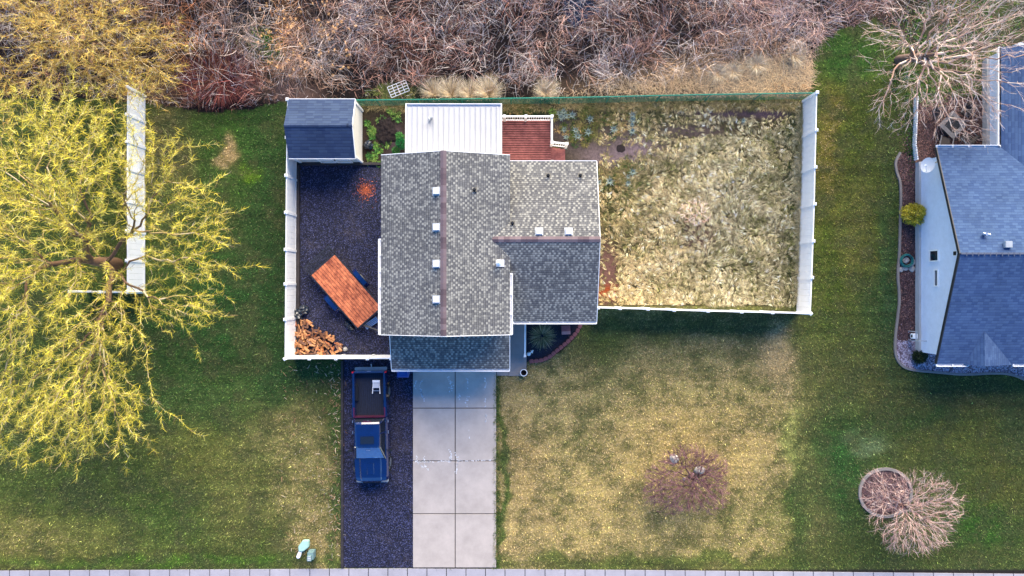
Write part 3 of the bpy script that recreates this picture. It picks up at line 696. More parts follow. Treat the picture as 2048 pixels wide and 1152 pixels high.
railing(dk, (dx1+.0, 6.9, 0), (dx1+.85, 6.9, 0), dz, .35, posts=(0, 1))
for i, (z, xx) in enumerate(((.55, .14), (.36, .42), (.17, .70))):
    mb = MB(); ys0, ys1 = 6.85, ysr-.06
    mb.box((dx1+xx, (ys0+ys1)/2, z-.02), (.27, ys1-ys0, .04)); mb.box((dx1+xx+.12, (ys0+ys1)/2, z/2-.02), (.02, ys1-ys0, z-.04)); mb.build('stair_tread', M['deck'], dk)
# porch handrail (white)
hr = thing('handrail', 'white metal handrail along the front steps beside the dark bed', 'handrail', P2(1050, 680, 0))
xr = PX(1050, 1.2)
mb = MB(); pts = [(xr, PY(644, 1.6), 1.62), (xr, PY(665, 1.5), 1.55), (xr, PY(712, 1.05), 1.05)]
p = []
for i in range(2):
    a, b = pts[i], pts[i+1]
    q = [(a[0]-.04, a[1], a[2]), (a[0]+.04, a[1], a[2]), (b[0]+.04, b[1], b[2]), (b[0]-.04, b[1], b[2])]; mb.prism([(u[0], u[1], u[2]-.05) for u in q], [(u[0], u[1], u[2]) for u in q])
mb.build('rail', M['white'], hr)
for (x, y, z) in (pts[0], pts[2]):
    mb = MB(); mb.box((x, y, z/2), (.1, .1, z)); mb.box((x, y, z+.02), (.15, .13, .04)); mb.build('post', M['white'], hr)

# ------------------------------------------------------------------ shed
shd = thing('shed', 'garden shed with navy shingled roof in the back corner of the gravel yard', 'shed', P2(665, 270, 0))
sx0, sx1 = PX(603), PX(725); sy0, sy1 = PY(325), PY(222); se = 2.0; sr_ = 2.72; ov = .14
mb = MB(); mb.prism([(sx0, sy0, 0), (sx1, sy0, 0), (sx1, sy1, 0), (sx0, sy1, 0)], [(sx0, sy0, se), (sx1, sy0, se), (sx1, sy1, se), (sx0, sy1, se)])
ym = (sy0+sy1)/2
mb.prism([(sx0+.01, sy0, se), (sx0+.01, sy1, se), (sx0+.01, ym, sr_-.08)], [(sx1-.01, sy0, se), (sx1-.01, sy1, se), (sx1-.01, ym, sr_-.08)])
mb.build('wall', M['shed_wall'], shd)
# horizontal siding grooves and corner trims
mb = MB()
for z in np.arange(.25, 2.0, .25): mb.box((sx1+.003, ym, z), (.012, sy1-sy0-.1, .02))
for z in np.arange(.25, 2.0, .25): mb.box(((sx0+sx1)/2, sy0-.003, z), (sx1-sx0-.1, .012, .02))
mb.build('siding_boards', M['siding'], shd)
for x in (sx0, sx1):
    for y in (sy0, sy1): mb = MB(); mb.box((x, y, .98), (.12, .12, 1.96)); mb.build('corner_trim', M['white'], shd)
mb = MB(); dxc = PX(676)
for s_ in (-1, 1): mb.box((dxc+s_*.42, sy0-.02, .93), (.80, .04, 1.7))
dd = mb.build('door', M['shed_wall'], shd, bevel=.008)
mb = MB()
for s_ in (-1, 1):
    mb.box((dxc+s_*.87, sy0-.035, .93), (.07, .05, 1.86)); mb.box((dxc+s_*.42, sy0-.05, 1.72), (.76, .03, .08)); mb.box((dxc+s_*.42, sy0-.05, .15), (.76, .03, .08)); mb.box((dxc+s_*.42, sy0-.05, .95), (.76, .03, .07)); mb.box((dxc+s_*.06, sy0-.05, .93), (.06, .03, 1.5))
mb.build('door_trim', M['white'], dd)
mb = MB(); mb.box((dxc+.1, sy0-.08, 1.1), (.04, .05, .2)); mb.build('handle', M['black'], dd)
mb = MB(); ax0, ax1 = sx0-.1, sx1+.03
roof_slab(mb, [(ax0, sy0-ov, se-.04), (ax1, sy0-ov, se-.04), (ax1, ym, sr_), (ax0, ym, sr_)], .07)
roof_slab(mb, [(ax0, sy1+ov, se-.04), (ax1, sy1+ov, se-.04), (ax1, ym, sr_), (ax0, ym, sr_)], .07)
srf = mb.build('roof', M['roof_navy'], shd); ridgecap(srf, (ax0, ym, sr_), (ax1, ym, sr_), .1, .045, M['roof_navy'], .3)
for s_ in (-1, 1):
    rake(srf, (ax1, ym+s_*((sy1-sy0)/2+ov), se-.04), (ax1, ym, sr_), (1, 0, 0), .025)
for y_ in (sy0-ov-.015, sy1+ov+.015): mb = MB(); mb.box(((ax0+ax1)/2, y_, se-.09), (ax1-ax0, .03, .1)); mb.build('fascia', M['white'], srf)

# ------------------------------------------------------------------ white vinyl privacy fences (photo positions are of the fence top, 1.83 m up)
FH = 1.83
def vfence(label, pts_px, post_at, loc, h=FH):
    """pts_px: posts in order (photo px at top height); panels between; post_at: list of bool"""
    f = thing('vinyl_fence', label, 'fence', loc)
    pts = [Vector((PX(x, h), PY(y, h), 0)) for x, y in pts_px]
    for i in range(len(pts)-1):
        a, b = pts[i], pts[i+1]; d = b-a; L = d.length; d.normalize(); ang = math.atan2(d.y, d.x); mb = MB(); c = (a+b)/2
        mb.box((c.x, c.y, h-.10), (L, .055, .13), ang); mb.box((c.x, c.y, .12), (L, .055, .16), ang)
        n = max(2, int(L/.29)); g = L/n
        for k in range(n):
            q = a+d*(g*(k+.5)); mb.box((q.x, q.y, (h-.2)/2+.08), (g-.006, .03, h-.3), ang)
        mb.build('panel', M['white'], f)
    for i, p in enumerate(pts):
        if not post_at[i]: continue
        d = (pts[min(i+1, len(pts)-1)]-pts[max(i-1, 0)]); ang = math.atan2(d.y, d.x)
        mb = MB(); mb.box((p.x, p.y, (h+.03)/2), (.13, .13, h+.03), ang); po = mb.build('post', M['white'], f)
        mb = MB(); mb.box((p.x, p.y, h+.045), (.17, .17, .03), ang)
        mb.prism([(p.x+.07*sx, p.y+.07*sy, h+.06) for sx, sy in ((-1, -1), (1, -1), (1, 1), (-1, 1))], [(p.x+.01*sx, p.y+.01*sy, h+.10) for sx, sy in ((-1, -1), (1, -1), (1, 1), (-1, 1))])
        mb.build('cap', M['white'], po)
    return f
L1 = [(575, 199), (573.5, 275), (572.5, 351), (572, 425), (571.5, 499), (571, 568), (570.5, 639), (570, 717.5), (619, 717), (672, 717), (735, 717), (782, 717)]
vfence('white vinyl privacy fence around the gravel yard with shed and firewood', L1, [1]*len(L1), P2(580, 600, 0))
L2 = [(1634, 185), (1632.5, 260), (1630.5, 334), (1629, 408), (1626.5, 482), (1624, 555), (1621, 627), (1545, 625), (1483, 623.5), (1416, 622), (1348, 620), (1296, 618), (1240, 616.5), (1196, 615.5)]
vfence('white vinyl privacy fence round the right and front of the overgrown yard', L2, [1]*len(L2), P2(1600, 600, 0))
L3 = [(255, 174), (254, 229), (254, 283), (254, 338), (254, 403), (254, 462), (254, 521), (254, 584), (200, 584), (140, 583)]
vfence('white vinyl privacy fence under the yellow willow at far left', L3, [1]*len(L3), P2(280, 500, 0))

# green chain link fence
cf = thing('chain_link_fence', 'green coated chain link fence along the reeds at the back', 'fence', P2(1100, 205, 0))
cp = [(584, 200), (660, 200), (752, 200), (835, 199), (923, 198), (1022, 196.5), (1120, 195.5), (1218, 193.5), (1321, 191), (1422, 189), (1523, 187.5), (1630, 186)]
ch = 1.25; cpt = [Vector((PX(x, ch), PY(y, ch), 0)) for x, y in cp]
for p in cpt:
    mb = MB(); mb.cyl((p.x, p.y, 0), (p.x, p.y, ch+.03), .03, n=8); mb.build('post', M['green_chain'], cf)
mb = MB(); mb.tube([(p.x, p.y, ch) for p in cpt], .035, 6); mb.build('top_rail', M['green_chain'], cf)
mb = MB(); st = .075
for i in range(len(cpt)-1):
    a, b = cpt[i], cpt[i+1]; d = b-a; L = d.length; d.normalize(); n = int(L/st); wv = .005
    for k in range(-int(ch/st), n):
        for sg in (1, -1):
            s0 = k*st; 
            t0, t1 = s0, s0+ch
            lo, hi = max(0, t0), min(L, t1)
            if hi <= lo: continue
            z0 = (lo-t0) if sg > 0 else ch-(lo-t0); z1 = (hi-t0) if sg > 0 else ch-(hi-t0)
            p = a+d*lo; q = a+d*hi; o_ = Vector((-d.y, d.x, 0))*wv*.5
            w3 = d*wv
            mb.poly([(p.x-w3.x, p.y-w3.y, z0), (p.x+w3.x, p.y+w3.y, z0), (q.x+w3.x, q.y+w3.y, z1), (q.x-w3.x, q.y-w3.y, z1)])
            mb.poly([(p.x-o_.x, p.y-o_.y, z0), (p.x+o_.x, p.y+o_.y, z0), (q.x+o_.x, q.y+o_.y, z1), (q.x-o_.x, q.y-o_.y, z1)])
mb.build('wire_mesh', M['green_chain'], cf)

# ------------------------------------------------------------------ neighbouring house
nb_ = thing('neighbour_house', 'pale blue walled house with slate blue gable roof at the right edge', 'house', (27, 1.5, 0))
EX, EZ, RZ2 = 22.69, 2.55, 4.46; EY0, EY1 = PY(728, 2.55), PY(295, 2.55); EYM = PY(507, 4.46); WX = PX(1832)
WY0, WY1 = PY(703), PY(326)
k1 = (RZ2-EZ)/(EYM-EY0); zS = lambda y: EZ+(y-EY0)*k1; k2 = (RZ2-EZ)/(EY1-EYM); zN = lambda y: EZ+(EY1-y)*k2
mb = MB()
poly = [(WY0, 0.0), (WY1, 0.0), (WY1, zN(WY1)-.12), (EYM, RZ2-.12), (WY0, zS(WY0)-.12)]
mb.prism([(WX+.06, y, z) for y, z in poly], [(34.0, y, z) for y, z in poly])
wy2 = PY(118); wx2 = PX(1968)
mb.prism([(wx2+.05, WY1+.0, 0), (34, WY1, 0), (34, wy2, 0), (wx2+.05, wy2, 0)], [(wx2+.05, WY1, 2.6), (34, WY1, 2.6), (34, wy2, 2.6), (wx2+.05, wy2, 2.6)])
mb.build('wall', M['stucco'], nb_)
mb = MB(); mb.box((WX+.02, (WY0+WY1)/2, .2), (.16, WY1-WY0, .4)); mb.box((wx2, (WY1+.25+wy2)/2, .2), (.22, wy2-WY1-.5, .4)); mb.build('foundation', M['base_trim'], nb_)
mb = MB()
roof_slab(mb, [(EX, EY0, EZ), (34, EY0, EZ), (34, EYM, RZ2), (EX, EYM, RZ2)])
# north plane stops at the valley with the cross wing
VX = PX(2002, 2.55); WTOP = PY(94, 2.55); k3 = .349; zW = lambda x: EZ+(x-VX)*k3
vx_r = VX+(RZ2-EZ)/k3
roof_slab(mb, [(EX, EY1, EZ), (VX, EY1, EZ), (vx_r, EYM, RZ2), (EX, EYM, RZ2)])
nr = mb.build('roof', M['roof_blue'], nb_)
mb = MB(); RX = 31.5
roof_slab(mb, [(VX, EY1, EZ), (VX, WTOP, EZ), (RX, WTOP, zW(RX)), (RX, EYM, zW(RX)), (vx_r, EYM, RZ2)])
roof_slab(mb, [(36.5, WTOP, zW(RX)-5*k3), (36.5, EYM, zW(RX)-5*k3), (RX, EYM, zW(RX)), (RX, WTOP, zW(RX))])
nr2 = mb.build('roof', M['roof_blue'], nb_)
# small entry gable
gx, gzr = PX(1976, 3.4), None
mb = MB(); ga = Vector((gx, PY(664, 3.4), zS(PY(664, 3.4))+.02)); gl = Vector((PX(1928, 2.5), EY0-.05, EZ-.04)); gr_ = Vector((PX(2026, 2.5), EY0-.05, EZ-.04)); gf = Vector((gx+.02, EY0-.05, ga.z))
roof_slab(mb, [tuple(ga), tuple(gl), tuple(gf)], .06); roof_slab(mb, [tuple(ga), tuple(gf), tuple(gr_)], .06)
mb.build('entry_roof', M['roof_blue'], nr)
for (a, b, o) in (((EX, EY0, EZ), (EX, EYM, RZ2), (-1, 0, 0)), ((EX, EYM, RZ2), (EX, EY1, EZ), (-1, 0, 0))):
    a = Vector(a); b = Vector(b); o = Vector(o)*.05; mb = MB(); p = [a, b, b+o, a+o]; mb.prism([q-Vector((0, 0, .16)) for q in p], [q+Vector((0, 0, .015)) for q in p]); mb.build('rake_board', M['blacksteel'], nr)
gutter(nr, (EX, EY1, EZ), (VX, EY1, EZ), (0, 1, 0)); gutter(nr2, (VX, EY1+.1, EZ), (VX, WTOP, EZ), (-1, 0, 0), brk=1.4); gutter(nr, (gr_.x, EY0, EZ), (34, EY0, EZ), (0, -1, 0)); gutter(nr, (EX, EY0, EZ), (EX+1.7, EY0, EZ), (0, -1, 0))
# serrated ridge vent
mb = MB()
for i in range(38):
    x = EX+.15+i*.3; mb.box((x, EYM, RZ2+.03), (.27, .09, .03)); mb.box((x+.14, EYM-.04, RZ2+.045), (.03, .2, .02))
mb.build('ridge_vent', M['roof_vent_grey'], nr)
def nwin(y0, y1, z0, z1, X):
    o_ = MB(); t = .06; yc = (y0+y1)/2; zc = (z0+z1)/2; hh = abs(z1-z0); ww = abs(y1-y0)
    for s_ in (-1, 1): o_.box((X-.02, yc+s_*(ww/2+t/2), zc), (.08, t, hh+2*t)); o_.box((X-.02, yc, zc+s_*(hh/2+t/2)), (.08, ww, t))
    o = o_.build('window', M['white'], nb_); g = MB(); g.box((X-.0, yc, zc), (.03, ww, hh)); g.build('pane', M['glass'], o)
def zfromx(px, X): return CAMH-X*F/(px-1024)
for (xa, xb, ya, yb_) in ((1861, 1877, 502, 521), (1871, 1876, 541, 571)):
    z0 = max(zfromx(xa, WX+.06), .3); z1 = zfromx(xb, WX+.06); zc = (z0+z1)/2; nwin(PY(ya, zc), PY(yb_, zc), z0, z1, WX+.06)
gv = MB(); z0 = zfromx(1909, WX+.06); gv.box((WX+.05, PY(507, z0), z0+.1), (.05, .28, .28)); gvo = gv.build('gable_vent', M['white'], nb_); g2 = MB(); g2.box((WX+.01, PY(507, z0), z0+.1), (.04, .2, .2)); g2.build('louvre', M['black'], gvo)
for (ya, yb_) in ((223, 255), (130, 158)):
    z0 = 1.1; z1 = 2.1; nwin(PY(ya, 1.8), PY(yb_, 1.8), z0, z1, wx2+.05)
# roof vents on the neighbour
x, y = PX(2015, 4.4), PY(489, 4.4); mb = MB(); mb.box((x, y, zN(y)+.12), (.36, .34, .2)); mb.build('roof_vent', M['grey_metal'], nr, bevel=.02)
x, y = PX(1968, 4.2), PY(469, 4.2); mb = MB(); mb.cyl((x, y, zN(y)-.05), (x, y, zN(y)+.28), .07); mb.cyl((x-.16, y+.04, zN(y)+.22), (x+.2, y-.02, zN(y)+.22), .06); mb.build('roof_pipe', M['alu'], nr)
# satellite dish
sdh = thing('satellite_dish', 'pale grey satellite dish above the left wall of the blue house', 'dish', (WX-.1, WY1-.1, 0))
zc = 2.3; c = Vector((PX(1856, zc), PY(331, zc), zc)); nrm = Vector((-.62, .12, .62)).normalized(); u = nrm.orthogonal().normalized(); v = nrm.cross(u)
u = Vector((.1, 1, .0)); u = (u-nrm*u.dot(nrm)).normalized(); v = nrm.cross(u)
mb = MB(); rings = []
for j in range(6):
    r = j/5; rings.append([c+u*math.cos(a)*r*.42+v*math.sin(a)*r*.34+nrm*(r*r*.07) for a in [2*math.pi*i/28 for i in range(28)]])
for j in range(1, 6):
    for i in range(28):
        k = (i+1) % 28; mb.poly([rings[j-1][i], rings[j-1][k], rings[j][k], rings[j][i]])
        mb.poly([q-nrm*.02 for q in (rings[j][i], rings[j][k], rings[j-1][k], rings[j-1][i])])
        if j == 5: mb.poly([rings[j][i], rings[j][k], rings[j][k]-nrm*.02, rings[j][i]-nrm*.02])
mb.build('reflector', mat('pale_dish_paint', S(196, 202, 210, .9), .5, var=.04), sdh)
mb = MB(); mb.cyl(tuple(c-nrm*.02), (WX+.1, WY1-.25, 2.0), .03); mb.build('mast', M['grey_metal'], sdh)
mb = MB(); mb.cyl(tuple(c-u*.38-nrm*.0), tuple(c-u*.1+nrm*.4), .015); mb.build('feed_arm', M['white'], sdh); mb = MB(); mb.cyl(tuple(c-u*.1+nrm*.36), tuple(c-u*.1+nrm*.46), .05, n=10); mb.build('receiver', M['white'], sdh)
# gas meter
gm = thing('gas_meter', 'pale gas meter with pipes at the left wall of the blue house', 'meter', P2(1832, 675, 0))
bx_, by_ = PX(1827, .5), PY(672, .5)
mb = MB(); mb.box((bx_, by_, .55), (.26, .3, .32)); mb.build('meter_body', M['white'], gm, bevel=.03)
mb = MB(); mb.cyl((bx_, by_-.25, 0), (bx_, by_-.25, .9), .025); mb.cyl((bx_, by_+.25, 0), (bx_, by_+.25, .9), .025); mb.cyl((bx_, by_-.25, .75), (bx_, by_+.25, .75), .025); mb.cyl((bx_, by_-.25, .9), (WX+.1, by_-.25, .9), .025); mb.build('pipework', M['grey_metal'], gm)
mb = MB(); mb.cyl((bx_-.14, by_, .58), (bx_-.16, by_, .58), .07); mb.build('dial', M['glass'], gm)
# beds beside the neighbour's house
KB = [(1800, 305), (1789, 324), (1793, 347), (1800, 363), (1801, 399), (1799, 466), (1797.7, 515), (1794, 548), (1799, 598), (1794, 637), (1789, 680), (1789.5, 713), (1803, 733), (1826, 741), (1878, 745), (1925, 750), (1987, 746), (2020, 748), (2048, 758), (2120, 800)]
def smooth(pts, it=3):
    pts = [np.array(p, float) for p in pts]
    for _ in range(it):
        q = [pts[0]]
        for i in range(len(pts)-1): q += [pts[i]*.75+pts[i+1]*.25, pts[i]*.25+pts[i+1]*.75]
        q.append(pts[-1]); pts = q
    return pts
kc = [P(p[0], p[1]) for p in smooth(KB)]
def kerbstrip(name, pts, wdt, h, m, closed=False):
    mb = MB(); n = len(pts); L = []; Rr = []
    for i in range(n):
        a = pts[i-1] if (i > 0 or closed) else pts[i]; b = pts[(i+1) % n] if (i < n-1 or closed) else pts[i]
        d = np.array([b[0]-a[0], b[1]-a[1]]); d /= np.linalg.norm(d)+1e-9; s_ = np.array([-d[1], d[0]])*wdt/2
        L.append((pts[i][0]+s_[0], pts[i][1]+s_[1])); Rr.append((pts[i][0]-s_[0], pts[i][1]-s_[1]))
    base = len(mb.v)
    for (l, r) in zip(L, Rr): mb.v += [(l[0], l[1], -.02), (l[0]*.93+r[0]*.07, l[1]*.93+r[1]*.07, h), (r[0]*.93+l[0]*.07, r[1]*.93+l[1]*.07, h), (r[0], r[1], -.02)]
    for i in range(n if closed else n-1):
        a = base+4*i; b = base+4*((i+1) % n)
        for k in range(3): mb.f.append((a+k, a+k+1, b+k+1, b+k))
    return mb.build(name, m, loc=(pts[0][0], pts[0][1], 0))
struct(kerbstrip('garden_kerb', kc, .14, .09, M['kerb']))
sheet('mulch_ground', [k[:2] for k in kc]+[(34, -5), (34, WY1), (P(1826, 240)[0], WY1+.2)], .02, M['mulch'])
sheet('pebble_ground', [P(*q)[:2] for q in ((1793, 680), (1791, 712), (1804, 731), (1826, 739), (1878, 743), (1925, 748), (1987, 744), (2020, 746), (2048, 756), (2048, 700), (1840, 700), (1832, 682))], .026, M['pebble'])
sheet('patio_soil', pr(1828, 200, 1972, 326), .018, M['mulch'])
# ring kerb with mulch around the lower right tree
rc = P(1770, 985); ring = [(rc[0]+1.47*math.cos(a), rc[1]+1.36*math.sin(a), 0) for a in np.linspace(0, 2*math.pi, 48, endpoint=False)]
struct(kerbstrip('tree_ring_kerb', ring, .17, .1, M['kerb'], True)); sheet('tree_ring_mulch', [q[:2] for q in ring], .025, M['mulch'])
# timber edging
def timber(pts, wdt, h, label):
    o = kerbstrip('timber_edging', [P(*p) for p in pts], wdt, h, M['timber']); return tag(o, label, 'edging', 'dark timber edgings of the gravel')
timber([(597, 712), (597, 328)], .2, .16, 'dark timber edging along the inside of the left white fence'); timber([(594, 328), (766, 328)], .17, .16, 'dark timber edging between the shed garden and gravel yard'); timber([(685, 1134), (685, 722)], .15, .12, 'long dark timber edging between the left lawn and the gravel lane')

# ------------------------------------------------------------------ pickup truck (nose towards the sidewalk)
TX, TY = PX(741.5, .9), PY(853, .9)
tr = thing('pickup_truck', 'dark pickup truck parked on the gravel lane beside the driveway', 'truck', (TX, TY, 0))
tb = {}
def tp(x, y, z): return (TX+x, TY+y, z)         # y: rear is +, nose is -
def tloft(secs, m, name, par, smooth=False, bevel=.03, caps=True):
    """secs: list of (y, [(x,z)...]) closed outlines"""
    mb = MB(); n = len(secs[0][1])
    for y, o in secs: mb.v += [tp(a, y, b) for a, b in o]
    for i in range(len(secs)-1):
        for k in range(n): mb.f.append((i*n+k, i*n+(k+1) % n, (i+1)*n+(k+1) % n, (i+1)*n+k))
    if caps: mb.f.append(tuple(range(n))); mb.f.append(tuple((len(secs)-1)*n+k for k in range(n)))
    return mb.build(name, m, par, bevel=bevel, smooth=smooth)
def bodysec(hw, z0, z1, sh=.08): return [(-hw+.05, z0), (-hw, z0+.15), (-hw, z1-sh-.05), (-hw+.06, z1-.02), (-hw+.16, z1), (hw-.16, z1), (hw-.06, z1-.02), (hw, z1-sh-.05), (hw, z0+.15), (hw-.05, z0)]
# bonnet and lower cab
def hood(y, hw, z, crown):
    xs = [-hw, -hw+.02, -hw+.1, -hw*.62, -hw*.56, -hw*.2, 0, hw*.2, hw*.56, hw*.62, hw-.1, hw-.02, hw]
    zs = [.5, z-.22, z-.05, z-.01, z+crown, z+crown+.01, z+crown+.015, z+crown+.01, z+crown, z-.01, z-.05, z-.22, .5]
    return (y, [(a, b) for a, b in zip(xs, zs)])
body = tloft([hood(-3.08, .80, .92, .0), hood(-3.0, .90, 1.0, .01), hood(-2.8, .96, 1.06, .035), hood(-2.3, .98, 1.11, .045), hood(-1.75, .98, 1.15, .04), hood(-1.5, .98, 1.16, .0), hood(-.4, .97, 1.14, .0), hood(.52, .97, 1.13, .0)], M['truck'], 'body', tr, bevel=.012)
# bonnet scoop
tloft([(-2.62, [(-.2, 1.14), (.2, 1.14), (.17, 1.165), (-.17, 1.165)]), (-1.98, [(-.2, 1.17), (.2, 1.17), (.17, 1.215), (-.17, 1.215)])], M['truck'], 'hood_scoop', tr, bevel=.01)
# greenhouse: glass below, roof above
gl = [(-1.72, .80, 1.14), (-.95, .70, 1.80), (.25, .69, 1.82), (.50, .76, 1.14)]
mb = MB(); A = [tp(-.84, -1.72, 1.13), tp(.84, -1.72, 1.13), tp(.86, .52, 1.12), tp(-.86, .52, 1.12)]; B = [tp(-.66, -.92, 1.78), tp(.66, -.92, 1.78), tp(.67, .36, 1.80), tp(-.67, .36, 1.80)]
mb.prism(A, B); cabg = mb.build('cab_glass', M['glass'], tr, bevel=.03)
mb = MB(); mb.poly([tp(-.79, -1.70, 1.175), tp(.79, -1.70, 1.175), tp(.64, -.93, 1.797), tp(-.64, -.93, 1.797)]); 
mb = MB(); mb.prism([tp(-.77, -1.68, 1.165), tp(.77, -1.68, 1.165), tp(.63, -.96, 1.755), tp(-.63, -.96, 1.755)], [tp(-.76, -1.69, 1.185), tp(.76, -1.69, 1.185), tp(.62, -.96, 1.79), tp(-.62, -.96, 1.79)]); ws = mb.build('windshield', M['windshield'], tr, bevel=.008)
mb = MB(); mb.box(tp(0, -1.15, 1.66), (.2, .05, .03)); mb.build('sensor', M['alu'], ws)
def rsec(y, hw, z): return (y, [(-hw, z-.07), (-hw+.03, z-.01), (-hw+.12, z+.025), (-.3, z+.045), (.3, z+.045), (hw-.12, z+.025), (hw-.03, z-.01), (hw, z-.07)])
rfc = tloft([rsec(-.98, .66, 1.80), rsec(-.88, .68, 1.83), (lambda: rsec(-.2, .70, 1.86))(), rsec(.33, .70, 1.85), rsec(.42, .68, 1.80)], M['truck'], 'cab_roof', tr, bevel=.012)
mb = MB(); mb.box(tp(0, -.55, 1.905), (.74, .42, .012)); mb.build('sunroof', M['glass'], rfc, bevel=.02)
mb = MB()
for x in (-.36, -.24, -.12, .0, .12, .24): mb.box(tp(x+.06, .02, 1.903), (.025, .5, .014))
mb.build('roof_ribs', M['truck'], rfc)
mb = MB()
for sx in (-1, 1):
    for (ya, yb, xa, xb, za, zb) in ((-1.72, -.94, .85, .68, 1.13, 1.79), (.52, .36, .87, .69, 1.12, 1.80), (-.25, -.22, .865, .695, 1.13, 1.8)):
        mb = MB(); mb.cyl(tp(sx*xa, ya, za), tp(sx*xb, yb, zb), .035, n=6); mb.build('pillar', M['truck'], tr)
# bed
bz0, bzt = .72, 1.22; by0, by1 = .58, 3.02
mb = MB()
mb.box(tp(0, (by0+by1)/2, bz0), (1.62, by1-by0, .06))
mb.build('bed_floor', M['bed'], tr)
mb = MB()
for i in range(13): mb.box(tp(-.66+i*.11, (by0+by1)/2, bz0+.045), (.05, by1-by0-.06, .03))
mb.build('bed_liner_ribs', M['bed'], tr)
for sx in (-1, 1):
    mb = MB(); mb.prism([tp(sx*.97, by0, .45), tp(sx*.80, by0, .45), tp(sx*.80, by1, .45), tp(sx*.93, by1, .45)], [tp(sx*.96, by0, bzt), tp(sx*.80, by0, bzt), tp(sx*.80, by1, bzt), tp(sx*.90, by1, bzt)])
    sd_ = mb.build('bed_side', M['truck'], tr, bevel=.02)
    mb = MB(); mb.box(tp(sx*.80, 1.9, bz0+.12), (.26, .95, .24)); mb.build('wheel_box', M['black'], tr, bevel=.05)
    mb = MB(); mb.box(tp(sx*.85, .85, bzt+.012), (.07, .55, .02)); mb.build('red_strip', M['truck_red'], sd_)
mb = MB(); mb.box(tp(0, by0+.0, .97), (1.74, .06, .50)); hb = mb.build('headboard', M['truck_red'], tr, bevel=.015)
mb = MB(); mb.prism([tp(-.86, by1, .5), tp(.86, by1, .5), tp(.80, by1+.09, .5), tp(-.80, by1+.09, .5)], [tp(-.86, by1, 1.22), tp(.86, by1, 1.22), tp(.80, by1+.09, 1.2), tp(-.80, by1+.09, 1.2)]); tg = mb.build('tailgate', M['truck'], tr, bevel=.02)
mb = MB(); mb.box(tp(0, by1+.1, 1.13), (.22, .02, .08)); mb.build('handle', M['alu'], tg)
mb = MB(); mb.box(tp(0, by1+.17, .56), (1.8, .18, .16)); mb.build('rear_bumper', M['grey_metal'], tr, bevel=.03)
mb = MB(); mb.box(tp(0, -3.12, .56), (1.75, .16, .24)); mb.build('front_bumper', M['grey_metal'], tr, bevel=.04)
mb = MB()
for i in range(5): mb.box(tp(0, -3.1, .72+i*.05), (1.0, .04, .02))
mb.build('grille', M['black'], tr)
for sx in (-1, 1):
    mb = MB(); mb.box(tp(sx*.70, -3.04, .86), (.3, .12, .17)); mb.build('headlight', M['headlamp'], tr, bevel=.02)
    mb = MB(); mb.box(tp(sx*.91, by1+.04, 1.02), (.09, .1, .34)); mb.build('tail_light', M['tail'], tr, bevel=.01)
    mb = MB(); mb.box(tp(sx*1.10, -1.28, 1.2), (.26, .12, .2)); mb.box(tp(sx*.95, -1.26, 1.17), (.14, .05, .05)); mb.build('wing_mirror', M['black'], tr, bevel=.03)
    mb = MB(); mb.box(tp(sx*.99, -.3, .98), (.03, .16, .04)); mb.box(tp(sx*.99, .3, .98), (.03, .14, .04)); mb.build('door_handles', M['alu'], tr)
    for yw in (-2.12, 1.9):
        m_ = MB(); m_.cyl(tp(sx*.70, yw, .39), tp(sx*.98, yw, .39), .39, n=28); wh = m_.build('wheel', M['rubber'], tr, bevel=.02)
        m_ = MB(); m_.cyl(tp(sx*.9, yw, .39), tp(sx*.99, yw, .39), .24, n=20); m_.build('rim', M['alu'], wh)
        m_ = MB()
        for a in np.linspace(0, math.pi, 9):
            m_.box(tp(sx*.985, yw+.47*math.cos(a), .42+.45*math.sin(a)), (.06, .19, .05), M4=Matrix.Rotation(math.pi/2-a+math.pi/2, 4, 'X') if False else Matrix.Rotation(-(math.pi/2-a)*-1, 4, 'X'))
        m_.build('wheel_arch', M['black'], tr)
mb = MB(); mb.box(tp(-.02, by0-.13, 1.79), (.45, .06, .05)); cl_ = mb.build('cab_brake_light', M['truck_red'], tr); mb = MB(); mb.box(tp(.05, by0-.09, 1.81), (.07, .03, .03)); mb.build('cargo_lamp', M['headlamp'], cl_)
mb = MB(); mb.cyl(tp(0, by1+.2, .45), tp(0, by1+.42, .45), .03); mb.cyl(tp(0, by1+.4, .45), tp(0, by1+.4, .55), .03); mb.build('tow_ball', M['alu'], tr)
for c in kids(tr):
    pass
tr.rotation_euler = (0, 0, R(1.0))
# folding step stool in the truck bed
sx_, sy_ = PX(752, .95), PY(773, .95)
st_ = thing('step_stool', 'white folding step stool lying in the bed of the dark pickup', 'step stool', (sx_, sy_, .78))
def sp_(x, y, z): return (sx_+x, sy_+y, .78+z)
mb = MB(); mb.box(sp_(0, .28, .12), (.42, .14, .05)); mb.build('top_step', M['white'], st_, bevel=.01)
mb = MB(); mb.box(sp_(0, .05, .12), (.34, .28, .04)); mb.build('lower_step', M['metal_white'], st_, bevel=.01)
for s_ in (-1, 1):
    mb = MB(); mb.prism([sp_(s_*.17-.02, .34, .03), sp_(s_*.17+.02, .34, .03), sp_(s_*.21+.02, -.42, .03), sp_(s_*.21-.02, -.42, .03)], [sp_(s_*.17-.02, .34, .1), sp_(s_*.17+.02, .34, .1), sp_(s_*.21+.02, -.42, .1), sp_(s_*.21-.02, -.42, .1)]); mb.build('leg', M['white'], st_)
mb = MB(); mb.box(sp_(0, -.25, .08), (.36, .03, .03)); mb.build('cross_bar', M['alu'], st_)

